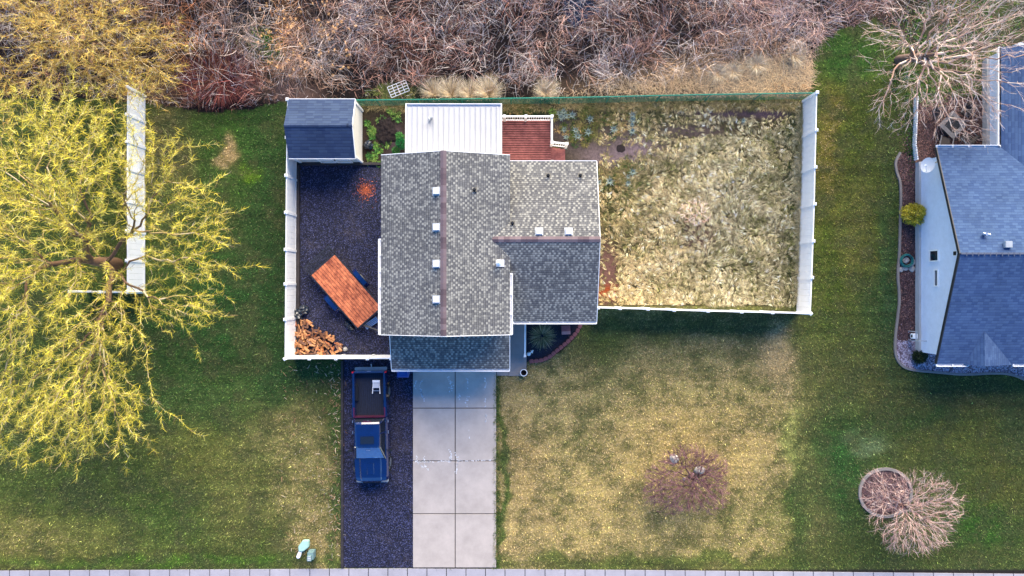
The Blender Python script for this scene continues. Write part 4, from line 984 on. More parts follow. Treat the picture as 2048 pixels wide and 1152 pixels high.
# ------------------------------------------------------------------ flatbed trailer
a = np.array(P(670, 508.5, .65)); b = np.array(P(620.5, 550, .65)); c2 = np.array(P(714.5, 656.5, .65))
ux = (b-a); tw = np.linalg.norm(ux); ux /= tw; uy = (c2-b); tl = np.linalg.norm(uy); uy /= tl
tc = a+ux*tw/2+uy*tl/2; tc[2] = 0; ang = math.atan2(uy[1], uy[0])
tlr = thing('utility_trailer', 'flatbed trailer with orange wooden deck on the dark gravel yard', 'trailer', tuple(tc))
RM = Matrix.Rotation(ang, 4, 'Z')
def T(x, y, z):
    v = RM @ Vector((x, y, z)); return (tc[0]+v.x, tc[1]+v.y, v.z)      # x along the trailer (front +)
def tbox(mb, c, d): mb.prism([T(c[0]+sx*d[0]/2, c[1]+sy*d[1]/2, c[2]-d[2]/2) for sx, sy in ((-1, -1), (1, -1), (1, 1), (-1, 1))], [T(c[0]+sx*d[0]/2, c[1]+sy*d[1]/2, c[2]+d[2]/2) for sx, sy in ((-1, -1), (1, -1), (1, 1), (-1, 1))])
def woodang(name, c1, c2, k):
    m = M['plank']; return m
mb = MB(); npk = 10; pw_ = (tw-.06)/npk
for i in range(npk): tbox(mb, (0, -tw/2+.03+pw_*(i+.5), .63), (tl-.06, pw_-.02, .04))
pl = mb.build('plank_deck', M['plank'], tlr)
m_ = M['plank']; mpn = [n for n in m_.node_tree.nodes if n.type == 'MAPPING'][0]; mpn.vector_type = 'POINT'; mpn.inputs['Rotation'].default_value = (0, 0, -ang); mpn.inputs['Scale'].default_value = (1, 1, 1)
m2_ = m_.node_tree.nodes.new('ShaderNodeMapping'); m2_.inputs['Scale'].default_value = (.8, 14, 1); nn = [n for n in m_.node_tree.nodes if n.type == 'TEX_NOISE'][0]
m_.node_tree.links.new(mpn.outputs[0], m2_.inputs[0]); m_.node_tree.links.new(m2_.outputs[0], nn.inputs['Vector'])
mb = MB()
for s_ in (-1, 1): tbox(mb, (0, s_*(tw/2), .58), (tl+.1, .06, .16)); tbox(mb, (s_*tl/2, 0, .58), (.06, tw+.06, .16))
mb.build('frame', M['blacksteel'], tlr)
for s_ in (-1, 1):
    mb = MB()
    xs_ = np.linspace(-.85, .6, 9)-.25
    w0, w1 = s_*(tw/2+.05), s_*(tw/2+.30)
    prof = [(-.75, .42), (-.55, .66), (-.1, .74), (.35, .66), (.55, .42)] if True else 0
    prof = [(-.62, .40), (-.45, .66), (-.12, .72), (.12, .72), (.45, .66), (.62, .40)]
    for i in range(len(prof)-1):
        (xa, za), (xb, zb) = prof[i], prof[i+1]; xo = -.05
        mb.prism([T(xa+xo, w0, za), T(xb+xo, w0, zb), T(xb+xo, w1, zb), T(xa+xo, w1, za)], [T(xa+xo, w0, za+.02), T(xb+xo, w0, zb+.02), T(xb+xo, w1, zb+.02), T(xa+xo, w1, za+.02)])
    mb.build('fender', M['truck'], tlr)
    mb = MB(); mb.cyl(T(-.05, s_*(tw/2+.08), .34), T(-.05, s_*(tw/2+.27), .34), .34, n=24); wh = mb.build('wheel', M['rubber'], tlr, bevel=.02)
    mb = MB(); mb.cyl(T(-.05, s_*(tw/2+.22), .34), T(-.05, s_*(tw/2+.28), .34), .18, n=18); mb.build('rim', M['alu'], wh)
mb = MB(); tbox(mb, (-tl/2-.33, 0, .52), (.03, tw, .04)); tbox(mb, (-tl/2-.60, 0, .50), (.05, tw+.1, .05)); tbox(mb, (-tl/2-.05, 0, .56), (.05, tw, .05))
for s_ in (-1, 1): tbox(mb, (-tl/2-.32, s_*(tw/2+.02), .53), (.58, .05, .05))
for k in range(16): tbox(mb, (-tl/2-.32, -tw/2+.1+k*(tw-.2)/15, .51), (.55, .02, .02))
for k in range(8): tbox(mb, (-tl/2-.08-k*.065, 0, .50), (.012, tw, .012))
mb.build('mesh_ramp', M['blacksteel'], tlr)
mb = MB(); 
for s_ in (-1, 1): mb.cyl(T(tl/2, s_*.6, .5), T(tl/2+1.1, 0, .5), .05, n=8)
mb.build('tongue', M['blacksteel'], tlr)
mb = MB(); mb.cyl(T(tl/2+1.05, 0, .5), T(tl/2+1.3, 0, .5), .06); mb.cyl(T(tl/2+.95, 0, .05), T(tl/2+.95, 0, .8), .03); mb.build('hitch', M['grey_metal'], tlr)
# aluminium ramp and spare wheel by the trailer
al = P(743, 646, .15); ar = thing('loading_ramp', 'slatted aluminium loading ramp leaning by the front of the wooden trailer', 'ramp', tuple(al))
ra_ = math.atan2(PY(639)-PY(653), PX(754)-PX(733)); RR = Matrix.Rotation(ra_, 4, 'Z')
def A_(x, y, z): v = RR @ Vector((x, y, 0)); return (al[0]+v.x, al[1]+v.y, z)
for s_ in (-1.5, -.5, .5, 1.5):
    mb = MB(); mb.prism([A_(-.42, s_*.085-.03, .12), A_(.42, s_*.085-.03, .12), A_(.42, s_*.085+.03, .12), A_(-.42, s_*.085+.03, .12)], [A_(-.42, s_*.085-.03, .2), A_(.42, s_*.085-.03, .2), A_(.42, s_*.085+.03, .2), A_(-.42, s_*.085+.03, .2)]); mb.build('slat', M['alu'], ar)
for x in (-.38, .38): mb = MB(); mb.prism([A_(x-.03, -.18, .02), A_(x+.03, -.18, .02), A_(x+.03, .18, .02), A_(x-.03, .18, .02)], [A_(x-.03, -.18, .12), A_(x+.03, -.18, .12), A_(x+.03, .18, .12), A_(x-.03, .18, .12)]); mb.build('end_rail', M['alu'], ar)

# ------------------------------------------------------------------ bins, bags, pots, utility boxes
rb = random.Random(11)
def crumple(name, label, cat, px, py, rx, ry, h, m, seed, rot=0, group=None, z=0):
    c = P(px, py, h/2); bm = bmesh.new(); bmesh.ops.create_icosphere(bm, subdivisions=3, radius=1)
    g = random.Random(seed); ph = [g.random()*6 for _ in range(9)]
    for v in bm.verts:
        k = 1+.16*math.sin(5*v.co.x+ph[0])*math.cos(6*v.co.y+ph[1])+.13*math.sin(9*v.co.y+4*v.co.z+ph[2])+.08*math.sin(15*v.co.x+ph[3])+.05*math.sin(22*v.co.y+ph[4])
        v.co *= k; v.co.x *= rx; v.co.y *= ry; v.co.z = max(v.co.z, -.4)*h*.7+h*.28
    me = bpy.data.meshes.new(name); bm.to_mesh(me); bm.free(); me.materials.append(m)
    o = bpy.data.objects.new(name, me); C.objects.link(o); o.location = (c[0], c[1], z); o.rotation_euler.z = rot; o['_w'] = tuple(o.location); return tag(o, label, cat, group)
bagm = mat('black_bag_plastic', (.012, .02, .035, 1), .3, spec=.7)
crumple('rubbish_bag', 'black plastic bag against the white fence above the firewood, left one of two', 'bag', 595, 628, .24, .34, .4, bagm, 1, .5)
crumple('rubbish_bag', 'black plastic bag on the gravel above the firewood, right one of two', 'bag', 606, 620, .30, .26, .4, bagm, 2, .2)
crumple('rubbish_bag', 'black plastic bag in the planted corner beside the shed', 'bag', 736, 289, .26, .28, .35, bagm, 3, .9)
crumple('tarpaulin', 'dark crumpled tarpaulin on the gravel beside the lower end of the trailer', 'tarpaulin', 697, 650, .17, .36, .3, bagm, 6, .6)
bin_ = thing('wheelie_bin', 'blue plastic wheelie bin half hidden under the garage roof edge', 'bin', P2(806, 742, 0))
bx, by = PX(806, 1), PY(742, 1)
mb = MB(); mb.prism([(bx-.25, by-.27, .08), (bx+.25, by-.27, .08), (bx+.25, by+.27, .08), (bx-.25, by+.27, .08)], [(bx-.33, by-.36, 1), (bx+.33, by-.36, 1), (bx+.33, by+.36, 1), (bx-.33, by+.36, 1)]); mb.build('body', M['blue_bin'], bin_, bevel=.04)
mb = MB(); mb.prism([(bx-.35, by-.37, 1.0), (bx+.35, by-.37, 1.0), (bx+.35, by+.37, 1.0), (bx-.35, by+.37, 1.0)], [(bx-.27, by-.3, 1.08), (bx+.27, by-.3, 1.08), (bx+.27, by+.3, 1.08), (bx-.27, by+.3, 1.08)]); mb.cyl((bx, by-.05, 1.07), (bx, by-.05, 1.1), .19, n=20); mb.build('lid', M['blue_bin'], bin_, bevel=.03)
mb = MB(); mb.cyl((bx-.3, by+.38, 1.0), (bx+.3, by+.38, 1.0), .02); mb.build('handle', M['blue_bin'], bin_)
pp = P(1047.5, 745, .35); pot = thing('planter', 'empty round white rimmed planter at the corner of the front walk', 'planter', (pp[0], pp[1], .06))
mb = MB(); mb.ring((pp[0], pp[1]), .19, .165, .08, .44, 28); mb.build('pot', M['pot_blue'], pot, smooth=False); mb = MB(); mb.ring((pp[0], pp[1]), .205, .165, .42, .46, 28); mb.build('rim', M['white'], pot); mb = MB(); mb.cyl((pp[0], pp[1], .07), (pp[0], pp[1], .2), .165, n=24); mb.build('soil', M['soil_dark'], pot)
# square red brick paving block, teal watering can, white ornament in the bed
q = P(1132, 660, .3); rb_ = thing('brick_plinth', 'square red concrete plinth in the dark bed by the porch', 'plinth', (q[0], q[1], .03))
mb = MB(); mb.box((q[0], q[1], .18), (.5, .5, .3), .06); mb.build('base', M['red_block'], rb_, bevel=.02); mb = MB(); mb.box((q[0], q[1]-.16, .345), (.5, .18, .03), .06); mb.build('slab', mat('pink_paver', S(186, 140, 138), .9), rb_, bevel=.01)
q = P(1146, 643, .25); wc = thing('watering_can', 'turquoise plastic watering can under the roof edge by the red blocks', 'watering can', (q[0], q[1], .03))
mb = MB(); mb.cyl((q[0], q[1], .04), (q[0], q[1], .3), .13, .11, n=18); mb.build('body', mat('turquoise_plastic', S(20, 160, 170), .4), wc); mb = MB(); mb.cyl((q[0]+.1, q[1], .1), (q[0]+.32, q[1]-.08, .34), .025, n=8); mb.build('spout', bpy.data.materials['turquoise_plastic'], wc); mb = MB(); mb.tube([(q[0]-.12, q[1], .1), (q[0]-.2, q[1], .2), (q[0]-.1, q[1], .32)], .015, 6); mb.build('handle', bpy.data.materials['turquoise_plastic'], wc)
q = P(1062, 705, .2); orn = thing('garden_ornament', 'small white broken bird ornament in the dark bed by the walk', 'ornament', (q[0]-.1, q[1]-.1, .03))
mb = MB(); mb.cyl((q[0]-.12, q[1]-.1, .03), (q[0]-.12, q[1]-.1, .2), .12, .09, n=9); mb.build('base', M['white'], orn)
mb = MB(); mb.tube([(q[0]-.1, q[1]-.06, .18), (q[0]+.05, q[1]+.03, .26), (q[0]+.12, q[1]+.14, .3)], .035, 6); mb.tube([(q[0]+.0, q[1]+.12, .3), (q[0]+.05, q[1]+.03, .26), (q[0]+.1, q[1]-.03, .24)], .025, 6); mb.build('figure', M['white'], orn)
# utility boxes near the sidewalk
q = P(605, 1099, .35); ped = thing('utility_cabinet', 'low mint green utility cabinet on the grass near the sidewalk', 'utility cabinet', (q[0], q[1], 0))
def up_(px, py, z): return (PX(px, z), PY(py, z), z)
o6 = [(604.5, 1082), (617, 1082), (617, 1095), (606, 1103.5), (597, 1103.5), (596, 1093.5)]
mb = MB(); mb.prism([up_(a_, b__, .3)[:2]+(.0,) for a_, b__ in o6], [up_(a_, b__, .3) for a_, b__ in o6]); mb.build('cabinet', M['mint'], ped, bevel=.03)
o4 = [(597, 1103), (603.5, 1103.5), (599.5, 1116), (596, 1118), (593, 1116.5), (592.5, 1113)]
mb = MB(); mb.prism([up_(a_, b__, .24)[:2]+(.0,) for a_, b__ in o4], [up_(a_, b__, .24) for a_, b__ in o4]); mb.build('cover', M['white'], ped, bevel=.02)
q = P(622, 1112, .4); jb = thing('junction_box', 'small grey utility box with louvred lid beside the mint cabinet', 'utility box', (q[0], q[1], 0))
mb = MB(); mb.box((PX(622.5, .3), PY(1110, .3), .25), (.34, .42, .5)); mb.box((PX(622.5, .3), PY(1103, .3), .15), (.36, .08, .3)); mb.build('cabinet', M['bluegreen_box'], jb, bevel=.02)
mb = MB(); mb.box((PX(618.5, .6), PY(1117, .6), .56), (.24, .3, .2)); lid = mb.build('lid', M['bluegreen_box'], jb, bevel=.02)
mb = MB()
for k in range(3): mb.box((PX(618.5, .65), PY(1117, .65)-.09+k*.09, .668), (.18, .035, .015))
mb.build('louvres', M['metal_white'], lid)
# retaining wall blocks
arc = smooth([(p[0], p[1]) for p in arc_top], 2); arcw = [P(*p) for p in arc]; Ls = [0]
for i in range(1, len(arcw)): Ls.append(Ls[-1]+np.linalg.norm(arcw[i]-arcw[i-1]))
nb = 15; blk = None
for i in range(nb):
    s_ = Ls[-1]*(i+.45)/nb; k = min(np.searchsorted(Ls, s_), len(arcw)-1); f_ = (s_-Ls[k-1])/(Ls[k]-Ls[k-1]); p = arcw[k-1]*(1-f_)+arcw[k]*f_; d = arcw[k]-arcw[k-1]; an = math.atan2(d[1], d[0])+rb.uniform(-.09, .09)
    if blk is None:
        mb = MB(); mb.prism([(-.12, -.1, 0), (.12, -.1, 0), (.13, .07, 0), (.07, .12, 0), (-.07, .12, 0), (-.13, .07, 0)], [(-.12, -.1, .15), (.12, -.1, .15), (.13, .07, .15), (.07, .12, .15), (-.07, .12, .15), (-.13, .07, .15)])
        blk = mb.build('edging_block', M['red_block'], bevel=.015); o = tag(blk, 'red concrete edging block in the curved border of the porch bed', 'block', 'red edging blocks along the porch bed'); 
    else: o = dup(blk, (0, 0, 0))
    o.location = (p[0], p[1], 0); o.rotation_euler.z = an+math.pi
# ------------------------------------------------------------------ firewood heap
logs = []
for k in range(5):
    g = random.Random(30+k); L = g.uniform(.33, .40); r = g.uniform(.06, .085); n = 5 if k % 2 else 4
    mb = MB(); A1 = []; B1 = []
    for i in range(n):
        a_ = 2*math.pi*i/n+g.uniform(-.25, .25); rr = r*g.uniform(.75, 1.2); A1.append((-L/2, rr*math.cos(a_), rr*math.sin(a_))); B1.append((L/2+g.uniform(-.02, .02), rr*math.cos(a_)*g.uniform(.85, 1.1), rr*math.sin(a_)*g.uniform(.85, 1.1)))
    mb.prism(A1, B1); o = mb.build('firewood_log', [M['log'], M['log2'], M['log3'], M['log'], M['logdark']][k], bevel=.008); logs.append(o)
g = random.Random(77); nl = 0; used = set()
WOODL = 'split firewood log in the heap in the fence corner below the trailer'
pts = []
while len(pts) < 125:
    px = g.uniform(590, 682); py = g.uniform(640, 708)
    top = np.interp(px, [588, 600, 615, 640, 655, 684], [646, 642, 640, 662, 668, 690])
    if py < top: continue
    dd_ = min([math.hypot(px-a_, py-b__) for a_, b__ in pts] or [99])
    if dd_ < 4.2 and g.random() < .8: continue
    pts.append((px, py))
for (px, py) in pts:
    k = g.choice([0, 1, 2, 3, 0, 1, 2, 3, 4, 4]); src = logs[k]
    hgt = .10+.42*math.exp(-(((px-630)/36)**2+((py-680)/24)**2))*g.random()+.05*g.random()
    px_, py_ = px, py
    if k not in used: o = src; used.add(k)
    else: o = dup(src, (0, 0, 0))
    o.location = P(px, py, hgt); o.rotation_euler = (g.uniform(0, 6), g.uniform(-.3, .3), g.choice([g.uniform(0, 3.1), g.gauss(2.4, .5)])); s_ = g.uniform(.8, 1.1); o.scale = (s_, s_*g.uniform(.8, 1.15), s_)
    tag(o, WOODL if k != 4 else 'grey weathered split log in the firewood heap by the fence corner', 'log', 'split firewood logs heaped in the corner' if k != 4 else 'weathered logs in the firewood heap')
# timbers framing the wood heap, pale stone next to it
o = kerbstrip('sleeper_timber', [P(598, 706), P(632, 706)], .18, .16, M['timber']); tag(o, 'dark short timber lying under the firewood by the lower fence', 'timber')
# ------------------------------------------------------------------ rocks
def rock(label, px, py, rx, ry, h, seed, m=None, name='boulder', cat='rock', group=None):
    bm = bmesh.new(); bmesh.ops.create_icosphere(bm, subdivisions=2, radius=1); g = random.Random(seed)
    for v in bm.verts:
        v.co *= g.uniform(.82, 1.12); v.co.x *= rx; v.co.y *= ry; v.co.z = max(v.co.z, -.3)*h
    me = bpy.data.meshes.new(name); bm.to_mesh(me); bm.free(); me.materials.append(m or M['stone']); o = bpy.data.objects.new(name, me); C.objects.link(o); p = P(px, py); o.location = (p[0], p[1], .05); o['_w'] = tuple(o.location)
    return tag(o, label, cat, group)
rock('pale boulder at the upper left under the purple twigged lawn tree', 1347.5, 917, .27, .32, .28, 1)
rock('pale boulder at the right under the purple twigged lawn tree', 1398, 939, .34, .24, .26, 2)
rock('small pale stone just below the centre of the purple lawn tree', 1368, 957, .1, .1, .1, 9)
rock('pale stone on the gravel at the right of the firewood', 691, 698, .14, .12, .16, 3)
for i, (px, py, rx, ry) in enumerate(((1801, 539, .14, .16), (1810, 537, .22, .13), (1823, 537, .17, .2), (1825, 524, .13, .2), (1811, 521, .2, .18))):
    rock(('pale flagstone at the left below the coiled hose', 'pale flagstone directly below the coiled hose', 'pale flagstone at the lower right of the coiled hose', 'pale flagstone at the right of the coiled hose against the wall', 'pale flagstone inside the coiled teal hose')[i], px, py, rx, ry, .06, 20+i, name='flagstone', cat='stone')
# coiled hose
q = P(1811, 521); pts = []
for i in range(150):
    t = i/150; a_ = t*2*math.pi*6; r = .33+.035*math.sin(a_*.37)+.03*math.sin(a_*1.7+t*4); pts.append((q[0]+r*math.cos(a_), q[1]+r*math.sin(a_), .09+t*.12))
mb = MB(); mb.tube(pts, .022, 6); hs = mb.build('garden_hose', M['teal'], loc=(q[0], q[1], .05), smooth=True); tag(hs, 'coiled teal garden hose on flagstones beside the blue house', 'hose')

# ------------------------------------------------------------------ patio furniture under the bare tree
q = P(1905, 250, .5); ft = thing('fire_table', 'square slatted fire table standing diagonally under the bare tree', 'table', (q[0], q[1], 0))
def rot45(x, y, a_=math.pi/4): return (q[0]+x*math.cos(a_)-y*math.sin(a_), q[1]+x*math.sin(a_)+y*math.cos(a_))
grm = mat('grey_wood_slat', S(120, 118, 122), .8, var=.2, scale=10)
mb = MB(); mb.box((q[0], q[1], .25), (.8, .8, .5), math.pi/4); mb.build('base', M['blacksteel'], ft)
mb = MB()
for k in range(3):
    r0 = .36+k*.075; w_ = .062
    for s_ in range(4):
        a_ = math.pi/4+s_*math.pi/2; c_, s2 = math.cos(a_), math.sin(a_)
        p4 = [(r0, -r0), (r0+w_, -r0-w_), (r0+w_, r0+w_), (r0, r0)]
        pts = [(q[0]+x*c_-y*s2, q[1]+x*s2+y*c_) for x, y in p4]; mb.prism([(x, y, .52) for x, y in pts], [(x, y, .56) for x, y in pts])
mb.build('slatted_top', grm, ft)
mb = MB(); mb.box((q[0], q[1], .53), (.68, .68, .04), math.pi/4); mb.build('burner_tray', M['black'], ft)
def chair(px, py, rz, label):
    c = P(px, py, .5); o = thing('patio_armchair', label, 'chair', (c[0], c[1], 0), 'cushioned armchairs round the fire table')
    L = lambda x, y, z: (c[0]+x, c[1]+y, z)
    mb = MB(); mb.box(L(0, 0, .42), (.58, .56, .14)); mb.build('seat', M['brownfab'], o, bevel=.04)
    mb = MB(); mb.box(L(0, .31, .68), (.6, .12, .5)); mb.build('backrest', M['brownfab'], o, bevel=.04)
    for s_ in (-1, 1):
        mb = MB(); mb.box(L(s_*.35, 0, .62), (.05, .6, .03)); mb.build('armrest', grm, o)
        for y in (-.26, .28): mb = MB(); mb.box(L(s_*.34, y, .3), (.035, .035, .6)); mb.build('leg', M['blacksteel'], o)
    o.rotation_euler.z = rz; return o
chair(1878, 228, .1+math.pi/2-1.4, 'brown cushioned armchair at the upper left of the fire table'); chair(1936, 222, -.5, 'brown cushioned armchair at the upper right of the fire table')
chair(1935, 275, -2.3, 'brown cushioned armchair at the lower right of the fire table'); chair(1891, 284, math.pi-.2, 'brown cushioned armchair at the lower left, next to the roof gutter')
# low white picket edging by the patio
mb = MB(); pf = thing('low_fence', 'low wavy white plastic fence between lawn and patio bed', 'fence', P2(1827, 260, 0))
ys = np.linspace(196, 322, 30); xs = [1828, 1827, 1826, 1827, 1825, 1825, 1824, 1827]
for i in range(len(ys)-1):
    xa = np.interp(ys[i], [196, 230, 260, 290, 322], [1829, 1827.5, 1826.5, 1825, 1829])+rb.uniform(-.5, .5); xb = np.interp(ys[i+1], [196, 230, 260, 290, 322], [1829, 1827.5, 1826.5, 1825, 1829])
    a_ = P(xa, ys[i]); b__ = P(xb, ys[i+1]); mb.prism([(a_[0]-.04, a_[1]-.01, 0), (a_[0]+.04, a_[1]-.01, 0), (b__[0]+.04, b__[1]+.02, 0), (b__[0]-.04, b__[1]+.02, 0)], [(a_[0]-.05, a_[1]-.01, .4+rb.uniform(-.05, .04)), (a_[0]+.0, a_[1]-.01, .4), (b__[0]+.0, b__[1]+.02, .4), (b__[0]-.05, b__[1]+.02, .4)])
mb.build('panel', M['white'], pf)
# white lattice piece lying in the reeds
lt = P(797, 178, .2); mb = MB(); RL = Matrix.Rotation(R(22), 4, 'Z') @ Matrix.Rotation(R(8), 4, 'X')
for i in range(5):
    for sg in (0, 1):
        L = 1.1 if sg == 0 else .62; off = (-.31+i*.62/4) if sg == 0 else (-.55+i*1.1/4)
        c = RL @ Vector((0, off, 0) if sg == 0 else (off, 0, .02)); Mx = RL if sg == 0 else RL @ Matrix.Rotation(math.pi/2, 4, 'Z'); mb.box((lt[0]+c.x, lt[1]+c.y, .22+c.z), (L, .032, .015), M4=Mx)
la = mb.build('lattice_panel', M['white'], loc=(lt[0], lt[1], .2)); tag(la, 'white lattice panel lying in the reeds behind the green fence', 'lattice')

# ------------------------------------------------------------------ vegetation as blades
rng = np.random.default_rng(42)
def scatter(n, x0, x1, y0, y1): return rng.uniform(x0, x1, n), rng.uniform(y0, y1, n)
def stuff(o): o['kind'] = 'stuff'; return o
# mown lawn
X, Y = scatter(520000, -30.5, 30.5, -16.8, 15)
c, z, px, py = groundcolor(X, Y); keep = (z == 0); X, Y, c = X[keep], Y[keep], c[keep]; n = len(X)
an = rng.uniform(0, 2*np.pi, n); d = np.stack([np.cos(an), np.sin(an), rng.uniform(.25, 1.1, n)], 1)
dry = fbm(X, Y, 1.1, 3, 4)
br = rng.lognormal(0.06, .6, n)[:, None]; cc = c*br; straw = lin((222, 194, 148))*.88
dry_ = np.clip((c[:, 0]-c[:, 1])*9+.22, .10, .6); isst = (rng.random(n) < dry_); kk_ = np.clip(dry_[isst, None]*1.5, .22, .8); cc[isst] = cc[isst]*(1-kk_)+straw*kk_*rng.uniform(.55, 1.0, (isst.sum(), 1))
V, Q, cl = strips(np.stack([X, Y, np.full(n, .0)], 1), d, rng.uniform(.06, .15, n), rng.uniform(.016, .034, n), nseg=1, col=cc, taper=.1, rng=rng)
lawn = stuff(npmesh('lawn_grass', V, Q, M['grass'], cl))
# rough grass in the fenced yard, lying in swirls
nt_ = 22000; X0, Y0 = scatter(nt_, PX(1198), PX(1604), PY(611), PY(208)); px, py = topx(X0, Y0)
bare = np.zeros(nt_)
for cx, cy, rx, ry, k in ((1240, 300, 75, 36, 1), (1500, 226, 120, 13, 1), (1385, 262, 80, 11, .8), (1310, 290, 40, 12, .8), (1216, 540, 24, 70, .9), (1215, 250, 30, 50, .5), (1400, 465, 44, 30, .6), (1300, 225, 60, 10, .5), (1225, 380, 24, 26, .5), (1300, 470, 40, 20, .3)):
    bare = np.maximum(bare, k*np.exp(-((((px+(fbm(px, py, .05, 3, 9)-.5)*40)-cx)/rx)**2+((py-cy)/ry)**2)**1.5*.9))
k = rng.random(nt_) < (1-bare)*np.where(py < 275, .45, 1)*np.where((px > 1574) & (px < 1592), .6, 1)*np.clip(.5+(px-1196)/140, .4, 1); X0, Y0, px, py = X0[k], Y0[k], px[k], py[k]; m_ = len(X0)
ang0 = fbm(X0, Y0, .4, 3, 31)*4*np.pi*1.2+rng.normal(0, .5, m_); ang0 = np.where(px > 1592, np.pi+rng.normal(0, .35, m_), ang0)
gp = np.clip(np.exp(-(((px-1245)/60)**2+((py-430)/70)**2))+.8*np.exp(-(((px-1330)/130)**2+((py-320)/60)**2))+.9*np.exp(-(((px-1578)/16)**2))+.8*np.exp(-(((px-1300)/150)**2+((py-235)/24)**2))+.6*np.exp(-(((px-1530)/70)**2+((py-370)/110)**2))+.4*np.exp(-(((px-1500)/90)**2+((py-520)/110)**2)), 0, 1)
g0 = np.clip(rng.normal(.28, .32, m_)+gp*.36+(fbm(X0, Y0, 1.2, 3, 77)-.5)*1.2, 0, 1); b0_ = rng.lognormal(-.03, .5, m_)
kb = 9; X = np.repeat(X0, kb)+rng.normal(0, .035, m_*kb); Y = np.repeat(Y0, kb)+rng.normal(0, .035, m_*kb); n = len(X); px = np.repeat(px, kb)
X = np.clip(X, PX(1199), PX(1603)); Y = np.clip(Y, PY(610), PY(207))
ang = np.repeat(ang0, kb)+rng.normal(0, .22, n); d = np.stack([np.cos(ang), np.sin(ang), np.repeat(rng.uniform(.08, .8, m_), kb)], 1)
g_ = np.clip(np.repeat(g0, kb)+rng.normal(0, .1, n), 0, 1)[:, None]; warm = np.clip((1450-px)/260, 0, 1)[:, None]
straw = (lin((234, 214, 168))*(1-warm)+lin((240, 206, 150))*warm)*.86
cc = np.clip((straw*(1-g_)+lin((88, 90, 44))*g_)*(np.repeat(b0_, kb)*rng.lognormal(-.1, .35, n))[:, None], 0, .9)
V, Q, cl = strips(np.stack([X, Y, np.zeros(n)], 1), d, rng.uniform(.12, .28, n), rng.uniform(.012, .02, n), droop=.3, nseg=3, col=cc, taper=.15, rng=rng, curl=.12)
stuff(npmesh('rough_grass', V, Q, M['grass'], cl))
tuftfield_later = [(993.5+rng.normal(0, 1.2), rng.uniform(752, 1134), .10, 1) for _ in range(190)]+[(rng.uniform(0, 2048), 0, .07, 1) for _ in range(0)]
# weeds and grass on the garden strip at the back of the house and along the green fence
def tuftfield(name, spots, length, width, colr, el=(.3, 1.2), droop=.3, per=60, jit=.3):
    B = []; D = []; Cc = []; Ls_ = []
    for (px, py, rad, nn) in spots:
        c0 = P(px, py); m_ = nn*per
        a_ = rng.uniform(0, 2*np.pi, m_); r_ = rad*np.sqrt(rng.random(m_))
        B.append(np.stack([c0[0]+r_*np.cos(a_), c0[1]+r_*np.sin(a_), np.zeros(m_)], 1)); D.append(np.stack([np.cos(a_)+rng.normal(0, .4, m_), np.sin(a_)+rng.normal(0, .4, m_), rng.uniform(*el, m_)], 1))
        col = np.array(colr[rng.integers(len(colr))]); Cc.append(lin(col)*.85*rng.lognormal(0, jit, m_)[:, None]*np.ones((1, 3)))
    B = np.concatenate(B); D = np.concatenate(D); Cc = np.concatenate(Cc); n = len(B)
    V, Q, cl = strips(B, D, rng.uniform(*length, n), rng.uniform(*width, n), droop=droop, nseg=3, col=Cc, taper=.2, rng=rng)
    return stuff(npmesh(name, V, Q, M['grass'], cl))
sp = [(rng.uniform(726, 1600), rng.uniform(206, 216), .22, 1) for _ in range(260)]
tuftfield('driveway_edge_grass', tuftfield_later, (.08, .2), (.014, .026), [(70, 96, 36), (90, 110, 50), (54, 80, 30), (150, 136, 90)], per=26, el=(.4, 1.4))
tuftfield('fence_side_grass', [(rng.uniform(1600, 1604), rng.uniform(218, 608), .13, 1) for _ in range(240)], (.25, .5), (.012, .022), [(214, 200, 160), (230, 214, 176), (170, 160, 116), (120, 124, 76)], per=34, el=(.8, 2.2), droop=.3)
tuftfield('fence_line_grass', sp, (.15, .35), (.01, .02), [(150, 136, 92), (190, 168, 120), (90, 96, 50), (120, 110, 70)], per=45)
sp = [(rng.normal(1040, 26), rng.normal(218, 5), .16, 1) for _ in range(34)]+[(rng.normal(1220, 50), rng.normal(255, 24), .18, 1) for _ in range(40)]+[(rng.uniform(1110, 1200), rng.uniform(215, 290), .16, 1) for _ in range(46)]+[(rng.normal(1250, 22), rng.normal(352, 20), .2, 1) for _ in range(40)]
tuftfield('garden_weeds', sp, (.1, .25), (.015, .03), [(90, 104, 44), (64, 92, 40), (150, 140, 84), (120, 112, 62), (180, 150, 100)], per=50)
sp = [(x_+rng.normal(0, 4), y_+rng.normal(0, 4), .13, 1) for x_, y_ in ((778, 225), (785, 222), (793, 230), (797, 238), (762, 245), (768, 240), (735, 248), (742, 255), (746, 265), (748, 275), (740, 262), (735, 270), (750, 294), (758, 300), (765, 292), (772, 290), (744, 305), (740, 322), (752, 325), (758, 325), (1105, 226)) for _ in range(2)]
tuftfield('leafy_weeds', sp, (.08, .18), (.03, .055), [(120, 160, 70), (96, 146, 70), (140, 166, 84), (70, 130, 60)], per=40, el=(.4, 1.5))
